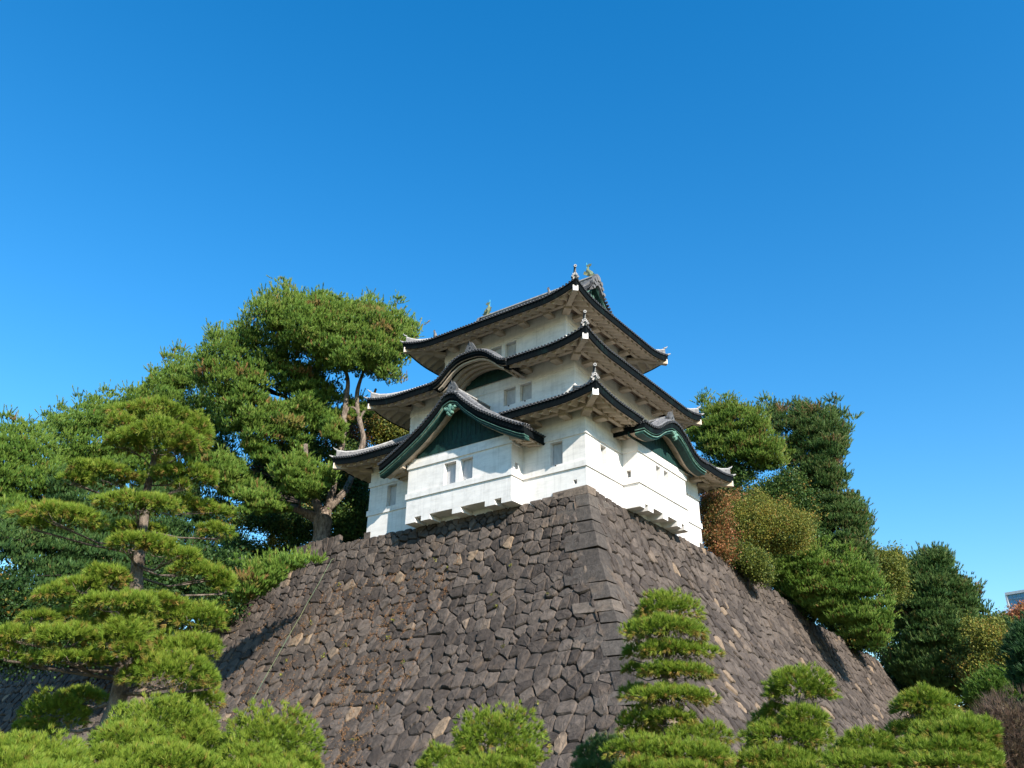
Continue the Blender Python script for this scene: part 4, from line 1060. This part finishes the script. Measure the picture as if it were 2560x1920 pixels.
def tree(name, label, cat, polys, dist, seed, mat_, kind='needle', trunk=None, limbs=(), group=None, bark=None, twigs=18, zb=None, **kw):
    """polys: crown outlines (outline, distance offset, thickness, clump count, clump radius)"""
    rs = np.random.default_rng(seed)
    if trunk: b = at(*trunk[0][:2], dist+(trunk[0][3] if len(trunk[0]) > 3 else 0))
    else:
        P = polys[0][0]; lx = sum(p[0] for p in P)/len(P); ly = max(p[1] for p in P); b = at(lx, ly, dist+polys[0][1])
    base = np.array([b[0], b[1], b[2] if zb is None else zb]); root = empty(name, base); tag(root, label, cat, group)
    VV, TT, CC = [], [], []
    for q in polys:
        k2 = dict(kw); k2.update(q[5] if len(q) > 5 else {})
        V, T, c = crown(rs, q[0], dist+q[1], q[2], int(q[3]*NSC), q[4]*RSC, kind, **k2); VV.append(V); TT.append(T); CC += c
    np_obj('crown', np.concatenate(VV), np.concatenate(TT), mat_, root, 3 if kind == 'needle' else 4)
    tm = MB()
    def limb(pts, m=tm):
        P = [at(x, y, dist+(q[0] if q else 0)) for x, y, r, *q in pts]; rr = [p[2]*mpp(p[0], p[1], dist) for p in pts]
        Q, r2 = [], []
        for i in range(len(P)-1):
            a, b_, c, d = P[max(i-1, 0)], P[i], P[i+1], P[min(i+2, len(P)-1)]
            for j in range(5):
                t = j/5; Q.append(.5*((2*b_)+(-a+c)*t+(2*a-5*b_+4*c-d)*t*t+(-a+3*b_-3*c+d)*t**3)); r2.append((rr[i]*(1-t)+rr[i+1]*t)*(1+.07*math.sin(4.3*(i+t))))
        Q.append(P[-1]); r2.append(rr[-1]); m.tube(Q, r2, 10); return Q, r2
    if trunk: Q, r2 = limb(trunk)
    else:
        c0 = np.mean([c[0] for c in CC], 0); top = max(c[0][2] for c in CC)
        Q = [base+np.array([0, 0, -.3]), base*.6+c0*.4, np.array([c0[0], c0[1], c0[2]*.4+top*.6])]; h = np.linalg.norm(Q[2]-Q[0]); r2 = [h*.03, h*.022, h*.006]; tm.tube(Q, r2, 9)
    alls = list(zip(Q, r2))
    for l in limbs: a, b_ = limb(l); alls += list(zip(a, b_))
    for i in rs.permutation(len(CC))[:twigs]:
        c, r = CC[i]; j = min(range(len(alls)), key=lambda j: np.linalg.norm(alls[j][0]-c)+.6*max(0, alls[j][0][2]-c[2])); s0, rr = alls[j]
        mid = (s0+c)/2+rs.normal(0, .12, 3)*np.linalg.norm(s0-c)*.4; r0 = max(.02, min(rr*.5, .07)); tm.tube([s0, mid, c], [r0, r0*.7, r0*.3], 5)
    obj('trunk', tm, bark or M_BARK, root, smooth=True)
    return root
def s5(u, v): return (432+u/5.12, 864+v/5.12)
PK = dict(tl=.27, nn=11, width=.04, ntuft=95, flat=.45, cand=.14, upw=.85)
RSC, NSC = .95, 1.2
BG = 'pines growing behind the rampart'

# big forked pine beside the tower
tree('pine_tree', 'big pine with a thick forked trunk standing beside the left end of the tower', 'pine tree',
    [([(525, 690), (530, 660), (560, 645), (590, 636), (640, 630), (665, 640), (700, 628), (735, 633), (760, 655), (785, 643), (810, 655), (860, 665), (885, 690), (907, 705), (897, 745), (884, 780), (860, 800), (862, 826), (830, 838), (790, 815), (740, 822), (700, 806), (650, 780), (600, 745), (560, 715)], 0, 3.2, 190, .95),
     ([(592, 1000), (640, 975), (660, 990), (700, 1010), (730, 1010), (722, 1040), (700, 1075), (650, 1085), (615, 1070), (598, 1040)], -2.2, 1.2, 44, .6),
     ([(505, 1075), (540, 1060), (590, 1066), (618, 1090), (600, 1112), (540, 1118), (510, 1105)], -1.8, .8, 26, .5),
     ([(775, 860), (800, 880), (800, 905), (780, 900)], .5, .5, 6, .4), ([(735, 850), (770, 870), (782, 910), (760, 925), (735, 905)], .8, .7, 10, .45),
     ([(700, 900), (735, 905), (745, 925), (740, 960), (700, 965)], 0, .8, 14, .5)],
    53.5, 21, M_PINE, trunk=[(*s5(1340, 1640), 23), (*s5(1345, 1500), 20), (*s5(1355, 1330), 20), (*s5(1310, 1200), 10), (*s5(1270, 1100), 8), (665, 1040, 6), (660, 960, 5)],
    limbs=[[(*s5(1330, 1330), 13), (*s5(1150, 1240), 9.5), (*s5(1010, 1190), 8), (*s5(860, 1230), 5), (*s5(620, 1180), 3)],
           [(*s5(1375, 1340), 12), (*s5(1420, 1180), 9.5), (*s5(1455, 1040), 8.5), (*s5(1510, 760), 7.5), (740, 950, 7), (743, 905, 6.5), (748, 860, 5.5), (751, 818, 4.5), (735, 770, 3)],
           [(*s5(1410, 1200), 10), (*s5(1540, 1080), 9), (*s5(1610, 1000), 8), (*s5(1690, 820), 7), (775, 985, 7), (785, 950, 6), (778, 915, 5.5), (772, 880, 5), (773, 840, 4.5), (790, 790, 3)],
           [(776, 905, 4), (800, 870, 3), (812, 840, 2.4)], [(743, 900, 3.5), (756, 880, 3), (772, 886, 3)]],
    twigs=60, tint=(.46, .16), gap=0.03, brown=.03, **PK)
tree('pine_tree', 'broad bright pine with a dark fork, in mid grove left of the tower', 'pine tree',
    [([(448, 722), (462, 700), (476, 712), (500, 715), (535, 690), (575, 712), (610, 748), (660, 782), (690, 800), (715, 830), (735, 870), (742, 905), (735, 935), (700, 950), (680, 975), (640, 985), (600, 975), (560, 1000), (520, 985), (500, 950), (470, 915), (450, 870), (430, 830), (405, 815), (412, 785), (430, 768)], -1.5, 3.4, 190, .95),
     ([(436, 990), (470, 975), (525, 1000), (528, 1030), (490, 1060), (450, 1050)], -2.6, 1.0, 26, .6), ([(522, 960), (560, 955), (600, 975), (600, 1003), (550, 1000)], -3, .8, 18, .5),
     ([(475, 1050), (520, 1036), (575, 1048), (575, 1075), (520, 1082), (480, 1072)], -2.2, .9, 22, .55)],
    58, 22, M_PINE, trunk=[(*s5(1190, 1150), 13), (*s5(1180, 800), 12), (*s5(1170, 600), 12), (*s5(1120, 460), 9), (*s5(1040, 330), 7), (620, 860, 5)],
    limbs=[[(*s5(1190, 560), 8), (*s5(1240, 460), 7), (*s5(1250, 330), 6), (680, 840, 4), (690, 790, 3)]], bark=M_BARKD, twigs=40, tint=(.44, .16), gap=0.05, brown=.035, **PK)
tree('pine_tree', 'tall pine with shaggy pointed sprays on the skyline left of the broad bright pine', 'pine tree',
    [([(255, 850), (290, 832), (305, 838), (338, 800), (350, 808), (365, 765), (380, 775), (400, 765), (420, 790), (440, 850), (480, 910), (505, 960), (500, 1040), (440, 1060), (400, 1000), (340, 960), (290, 900)], 0, 3.4, 150, .95)],
    64, 23, M_PINE, trunk=[(430, 1190, 9), (425, 1050, 8), (400, 900, 5), (390, 800, 2)], bark=M_BARKD, tint=(.40, .15), gap=0.05, brown=.02, **PK)
tree('pine_tree', 'grey green pine on the skyline above the top of the tall garden pine', 'pine tree',
    [([(85, 920), (110, 905), (150, 882), (160, 890), (187, 865), (205, 872), (235, 855), (262, 848), (300, 880), (350, 960), (400, 1010), (420, 1080), (350, 1120), (250, 1080), (150, 1050), (100, 980)], 0, 3.4, 150, .95)],
    66, 24, M_PINE, trunk=[(270, 1250, 9), (268, 1100, 8), (255, 950, 5)], bark=M_BARKD, tint=(.36, .15), gap=0.04, brown=.01, **PK)
tree('pine_tree', 'leaning pine at the left edge of the photo behind the tall garden pine', 'pine tree',
    [([(-60, 960), (-10, 935), (10, 935), (35, 905), (60, 912), (75, 922), (110, 950), (140, 1000), (160, 1080), (130, 1130), (60, 1120), (-60, 1150)], 0, 3.0, 110, .9), ([(-60, 1080), (20, 1060), (110, 1110), (130, 1180), (60, 1210), (-60, 1200)], -2, 2, 60, .7), ([(-60, 1240), (30, 1270), (50, 1310), (10, 1350), (-60, 1350)], -2, 1, 26, .7)],
    62, 25, M_PINE, trunk=[(60, 1420, 10), (50, 1250, 9), (30, 1100, 7), (20, 980, 4)], limbs=[[(55, 1220, 6), (90, 1219, 5), (105, 1222, 4)]], tint=(.36, .15), gap=0.04, brown=.02, **PK)
tree('pine_tree', 'low shadowed pine filling the gap behind the trunk of the tall garden pine', 'pine tree',
    [([(110, 1010), (250, 1050), (400, 1040), (500, 1060), (520, 1180), (480, 1300), (330, 1330), (200, 1330), (120, 1300), (60, 1200)], 0, 3.0, 190, .95)],
    60, 26, M_PINED, tint=(.34, .14), twigs=30, gap=0.0, brown=.02, **PK)  # its shadow is put into the colour by the dark needles
tree('pine_tree', 'pine branches hanging over the broken left edge of the rampart top', 'pine tree',
    [([(500, 1235), (545, 1222), (590, 1215), (640, 1208), (668, 1206), (660, 1222), (620, 1240), (600, 1262), (560, 1290), (520, 1305), (500, 1290)], -.5, 1.4, 60, .6)],
    47, 27, M_PINE, trunk=[(520, 1210, 8, 2.5), (540, 1225, 6, 1), (580, 1230, 4), (620, 1230, 2)], bark=M_BARKD, tint=(.42, .16), **PK)
# understory behind the forked pine
SH = 'shaded shrubs behind the big forked pine'
tree('shrub', 'dark leafy shrub between the forked trunk and the left wall of the tower', 'shrub',
    [([(715, 1000), (745, 960), (790, 1000), (800, 1060), (800, 1165), (720, 1180), (712, 1100)], 0, 1.5, 70, .8)], 55.5, 31, M_BROAD, 'leaf', tl=.16, nn=9, ntuft=40, flat=.5, tint=(.28, .15), twigs=20, bark=M_BARKD)
tree('shrub', 'loose dark shrub left of the forked trunk with blue sky showing through', 'shrub',
    [([(480, 1110), (560, 1090), (640, 1110), (690, 1100), (690, 1185), (600, 1215), (500, 1230), (470, 1180)], 0, 1.5, 90, .75)], 57, 32, M_BROAD, 'leaf', tl=.14, nn=7, ntuft=34, tint=(.25, .15), twigs=60, bark=M_BARKD, hole=.5)
tree('broadleaf_tree', 'yellow green broadleaf tree seen between the lower and middle roofs at left', 'tree',
    [([(800, 905), (830, 885), (860, 870), (900, 875), (910, 950), (885, 965), (810, 960), (795, 935)], 0, 1.5, 60, .7)], 62, 33, M_OLIVE, 'leaf', tl=.17, nn=9, ntuft=40, flat=.5, tint=(.30, .2), brown=.05)
tree('broadleaf_tree', 'thin rusty leaved tree behind the fork of the dark trunk', 'tree',
    [([(690, 880), (730, 900), (770, 925), (790, 960), (760, 985), (720, 980), (690, 950)], 0, 1.2, 46, .6)], 61, 34, M_RED, 'leaf', tl=.15, nn=7, ntuft=30, tint=(.30, .25), hole=.4)
tree('shrub', 'mass of dark broad leaves low behind the broad bright pine', 'shrub',
    [([(560, 985), (640, 960), (710, 960), (735, 1000), (720, 1100), (640, 1110), (560, 1100), (520, 1060)], 0, 1.5, 90, .9)], 63, 35, M_BROAD, 'leaf', tl=.17, nn=9, ntuft=38, flat=.5, tint=(.22, .14), bark=M_BARKD)

tree('pine_tree', 'old pine with flat layered branches, behind the lower tiers of the tall garden pine', 'pine tree',
    [([(-60, 1120), (20, 1100), (120, 1120), (200, 1100), (300, 1090), (330, 1150), (420, 1160), (480, 1200), (440, 1290), (330, 1330), (240, 1300), (120, 1330), (40, 1290), (-60, 1330)], 0, 2.6, 100, .95)], 58, 37, M_PINED, trunk=[(150, 1440, 10), (160, 1300, 9), (190, 1180, 7), (200, 1110, 4)], tint=(.36, .16), brown=.02, bark=M_BARKD, twigs=40, gap=.2, **PK)  # dark needles paint the shade behind the garden pine
tree('shrub', 'dark hedge like undergrowth on the low left part of the rampart top', 'shrub',
    [([(-60, 1250), (60, 1240), (200, 1240), (330, 1230), (480, 1200), (520, 1250), (480, 1310), (420, 1350), (300, 1425), (100, 1435), (-60, 1445)], .5, 1.4, 170, .95), ([(430, 1215), (520, 1205), (545, 1265), (505, 1325), (440, 1345)], -2, 1.0, 40, .7)], 56, 36, M_BROAD, 'leaf', tl=.18, nn=9, ntuft=40, flat=.5, tint=(.16, .13), bark=M_BARKD, twigs=20)
# right of the tower
tree('pine_tree', 'olive green pine rising just right of the tower roofs', 'pine tree',
    [([(1485, 930), (1508, 915), (1520, 868), (1540, 878), (1562, 865), (1573, 846), (1590, 870), (1615, 880), (1632, 890), (1643, 868), (1655, 905), (1668, 940), (1690, 965), (1702, 1000), (1680, 1025), (1640, 1020), (1600, 1015), (1560, 1005), (1520, 985), (1490, 960)], 0, 2.6, 120, .85)],
    66, 41, M_PINE, trunk=[(1578, 1120, 8), (1576, 1000, 7), (1572, 930, 5), (1572, 870, 2)], limbs=[[(1576, 985, 4), (1550, 962, 3), (1520, 955, 2)], [(1576, 970, 4), (1620, 960, 3), (1650, 965, 2)]], bark=M_BARKD, tint=(.52, .16), gap=.02, brown=.03, **{**PK, 'cand': .30})
tree('pine_tree', 'tallest dark green pine right of the tower with ragged side sprays', 'pine tree',
    [([(1655, 900), (1660, 876), (1680, 885), (1703, 872), (1706, 895), (1735, 865), (1752, 880), (1772, 866), (1782, 890), (1800, 880), (1810, 905), (1822, 912), (1846, 922), (1832, 945), (1826, 985), (1815, 1010), (1838, 1035), (1830, 1052), (1850, 1060), (1866, 1052), (1855, 1085), (1870, 1098), (1886, 1090), (1872, 1130), (1880, 1160), (1890, 1155), (1880, 1190), (1900, 1240), (1860, 1260), (1800, 1240), (1770, 1180), (1750, 1120), (1740, 1060), (1710, 1020), (1690, 960)], 0, 3.0, 210, .85)],
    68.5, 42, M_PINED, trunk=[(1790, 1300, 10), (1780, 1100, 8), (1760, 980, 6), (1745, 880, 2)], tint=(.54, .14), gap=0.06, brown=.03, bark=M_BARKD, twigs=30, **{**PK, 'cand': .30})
tree('pine_tree', 'pine spreading low over the right slope of the rampart top', 'pine tree',
    [([(1640, 1235), (1660, 1200), (1720, 1180), (1790, 1175), (1850, 1200), (1890, 1240), (1925, 1290), (1928, 1350), (1915, 1395), (1880, 1412), (1850, 1395), (1820, 1380), (1790, 1350), (1740, 1320), (1690, 1290), (1660, 1262)], 0, 2.6, 150, .8)],
    64.5, 43, M_PINE, trunk=[(1800, 1310, 8, 1.5), (1805, 1270, 7), (1835, 1265, 5), (1870, 1300, 3)], twigs=6, tint=(.46, .15), gap=0.05, brown=.05, bark=M_BARKD, **PK)
tree('maple_tree', 'maple turning yellow green with bare looking twigs, right of the tower', 'maple tree',
    [([(1545, 1110), (1575, 1085), (1610, 1075), (1650, 1080), (1690, 1095), (1730, 1110), (1762, 1120), (1750, 1150), (1755, 1175), (1720, 1195), (1680, 1200), (1640, 1195), (1600, 1190), (1570, 1160)], 0, 2.2, 190, .55)],
    59, 44, M_OLIVE, 'leaf', tl=.10, nn=6, ntuft=24, flat=.35, tint=(.36, .28), fringe=.8, trunk=[(1620, 1235, 5), (1625, 1190, 4), (1650, 1150, 3), (1680, 1120, 2)], limbs=[[(1622, 1200, 3), (1600, 1150, 2.4), (1585, 1110, 1.5)], [(1624, 1192, 3), (1690, 1180, 2), (1740, 1165, 1.2)]], twigs=150, hole=.5, gap=.08)
tree('maple_tree', 'small maple with rust orange leaves against the right wall of the tower', 'maple tree',
    [([(1515, 1065), (1535, 1068), (1560, 1075), (1600, 1072), (1605, 1090), (1575, 1100), (1570, 1130), (1575, 1190), (1580, 1215), (1545, 1205), (1522, 1185), (1515, 1120)], 0, 1.4, 90, .5)],
    54, 45, M_RED, 'leaf', tl=.11, nn=6, ntuft=26, flat=.4, tint=(.27, .3), twigs=60, hole=.5, fringe=.6, trunk=[(1545, 1225, 4), (1545, 1160, 3), (1540, 1100, 2)])
tree('shrub', 'rounded green shrub creeping over the right rampart edge below the yellow maple', 'shrub',
    [([(1565, 1200), (1600, 1185), (1640, 1200), (1660, 1225), (1655, 1262), (1640, 1255), (1610, 1235), (1580, 1225)], 0, 1.0, 50, .6)], 55.5, 46, M_OLIVE, 'leaf', tl=.11, nn=9, ntuft=40, flat=.5, tint=(.18, .18))
tree('broadleaf_tree', 'dark evergreen broadleaf tree in the shade under the olive green pine', 'tree',
    [([(1510, 1000), (1560, 1000), (1640, 1020), (1720, 1020), (1760, 1090), (1780, 1180), (1800, 1240), (1720, 1240), (1640, 1200), (1560, 1110), (1520, 1060)], 0, 1.8, 130, .9)], 66, 47, M_BROAD, 'leaf', tl=.17, nn=9, ntuft=40, flat=.5, tint=(.28, .18), bark=M_BARKD)
tree('broadleaf_tree', 'light green broadleaf tree between the ragged dark pine and the dense round pine at right', 'tree',
    [([(1845, 1195), (1880, 1185), (1900, 1200), (1930, 1195), (1945, 1210), (1950, 1290), (1920, 1330), (1870, 1290), (1840, 1250)], 0, 1.6, 70, .8)], 77, 48, M_OLIVE, 'leaf', tl=.15, nn=9, ntuft=40, flat=.5, tint=(.22, .15))
tree('pine_tree', 'dense dark green pine at right behind the far end of the rampart', 'pine tree',
    [([(1915, 1290), (1925, 1250), (1942, 1220), (1968, 1212), (1990, 1188), (2010, 1198), (2030, 1190), (2054, 1198), (2058, 1225), (2075, 1245), (2092, 1248), (2100, 1275), (2121, 1258), (2115, 1300), (2108, 1330), (2122, 1355), (2105, 1385), (2112, 1420), (2128, 1460), (2110, 1510), (2060, 1530), (2000, 1520), (1960, 1490), (1925, 1460), (1912, 1430), (1935, 1400), (1930, 1340)], 0, 4.2, 230, 1.05)],
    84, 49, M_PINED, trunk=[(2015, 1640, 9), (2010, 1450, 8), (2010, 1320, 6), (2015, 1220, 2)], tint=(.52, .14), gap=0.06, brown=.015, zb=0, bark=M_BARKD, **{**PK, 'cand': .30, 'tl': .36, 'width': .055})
tree('broadleaf_tree', 'yellow brown autumn tree right of the dense dark pine', 'tree',
    [([(2085, 1410), (2100, 1370), (2130, 1352), (2160, 1360), (2185, 1390), (2203, 1410), (2195, 1460), (2160, 1480), (2120, 1490), (2090, 1470)], 0, 2.2, 90, .85)], 78, 50, M_OLIVE, 'leaf', tl=.16, nn=9, ntuft=40, flat=.5, tint=(.40, .25), gap=.2, brown=.06, zb=0)
tree('pine_tree', 'green pine low on the right between the wide garden pine and the autumn tree', 'pine tree',
    [([(2085, 1480), (2130, 1450), (2190, 1440), (2212, 1460), (2200, 1520), (2150, 1530), (2110, 1540), (2090, 1520)], 0, 2.0, 70, .8)], 70, 51, M_PINE, tint=(.35, .15), zb=0, **PK)
tree('broadleaf_tree', 'red brown autumn tree below the glass building', 'tree',
    [([(2165, 1360), (2175, 1342), (2195, 1328), (2230, 1312), (2260, 1340), (2250, 1380), (2200, 1390), (2170, 1370)], 0, 2.5, 60, 1.0)], 100, 52, M_RED, 'leaf', tl=.2, nn=9, ntuft=40, flat=.5, tint=(.62, .2), zb=0)
tree('broadleaf_tree', 'green rounded tree top behind the autumn trees at the right edge', 'tree',
    [([(2095, 1360), (2115, 1344), (2140, 1338), (2170, 1344), (2195, 1370), (2190, 1400), (2140, 1400), (2100, 1390)], 0, 2.5, 60, 1.0)], 96, 53, M_OLIVE, 'leaf', tl=.2, nn=9, ntuft=40, flat=.5, tint=(.15, .15), zb=0)
tree('pine_tree', 'near black shaded pine cut off by the right edge of the photo', 'pine tree',
    [([(2192, 1385), (2205, 1365), (2250, 1350), (2300, 1400), (2300, 1580), (2220, 1570), (2200, 1530), (2190, 1480), (2200, 1430)], 0, 1.4, 90, .5)], 32, 54, M_PINED, tint=(.10, .08), brown=0, zb=0, bark=M_BARKD, **{**PK, 'tl': .22, 'width': .026})  # shade put into the colour: lowest tints of the dark needles
tree('shrub', 'tangle of brown bare twigs in the bottom right corner', 'shrub',
    [([(2110, 1545), (2150, 1515), (2200, 1540), (2240, 1560), (2260, 1700), (2120, 1700), (2120, 1620)], 0, 1.2, 90, .5)], 26, 55, M_DRY, 'needle', tl=.30, nn=7, width=.011, ntuft=30, flat=1, under=-1, upw=.35, cand=0, tint=(.35, .3), twigs=120, zb=0, bark=M_BARKD)

tree('shrub', 'shadowed undergrowth below the spreading pine on the right rampart top', 'shrub',
    [([(1640, 1225), (1720, 1235), (1780, 1265), (1805, 1310), (1760, 1345), (1700, 1302)], 0, 1.2, 50, .75), ([(1790, 1275), (1860, 1310), (1905, 1370), (1895, 1420), (1840, 1402), (1780, 1345)], 8, 1.2, 60, .8)], 66, 57, M_BROAD, 'leaf', tl=.17, nn=9, ntuft=40, flat=.5, tint=(.16, .13), bark=M_BARKD)
tree('shrub', 'dark undergrowth beyond the far end of the rampart at the foot of the dense pine', 'shrub',
    [([(1890, 1385), (1925, 1380), (1965, 1430), (2060, 1480), (2140, 1470), (2240, 1480), (2240, 1720), (1925, 1720), (1945, 1540)], 0, 1.6, 170, 1.1)], 86, 58, M_BROAD, 'leaf', tl=.22, nn=9, ntuft=40, flat=.5, tint=(.15, .13), bark=M_BARKD, zb=0)
# ------------------------------------------------------------------ glass building far behind the trees
M_GLASS = mat('curtain_glass', (.05, .16, .30), .12, (.10, .27, .44), .03, 0, spec=.8)
M_STEEL = mat('pale_steel', (.55, .56, .58), .5)
bd = 520.0
pA = at(2178, 1288, bd); lat = CR*np.array([1, 1, 0]); lat = lat/np.linalg.norm(lat); away = np.array([-lat[1], lat[0], 0])
v1 = lat*.6-away*.8; v2 = lat*.8+away*.6
org = np.array([pA[0], pA[1], 0.0]); Hb = at(2178, 1286, bd)[2]
BT = lambda a, b, z: tuple(org+v1*a+v2*b+np.array([0, 0, z]))
bld = empty('glass_building', org); tag(bld, 'distant glass office building with a flat oversailing roof above the red brown tree', 'building')
m1 = MB(); m1.box(0, 60, 0, 40, 0, Hb, 0, BT); obj('glass_wall', m1, M_GLASS, bld)
m2 = MB(); m2.box(-1, 61, -1, 41, Hb+.05, Hb+1.4, 0, BT); obj('roof', m2, M_STEEL, bld)
m3 = MB()
for i in range(0, 30): m3.box(i*2-.08, i*2+.08, -.25, -.02, 0, Hb, 0, BT)
for z in range(4, int(Hb), 4): m3.box(0, 60, -.32, -.26, z-.25, z+.25, 0, BT)
obj('mullions', m3, mat('mullion', (.25, .33, .40), .4), bld)
m4 = MB(); m4.box(-1.2, -.3, -.9, .2, 0, Hb, 0, BT); obj('corner_column', m4, M_STEEL, bld)
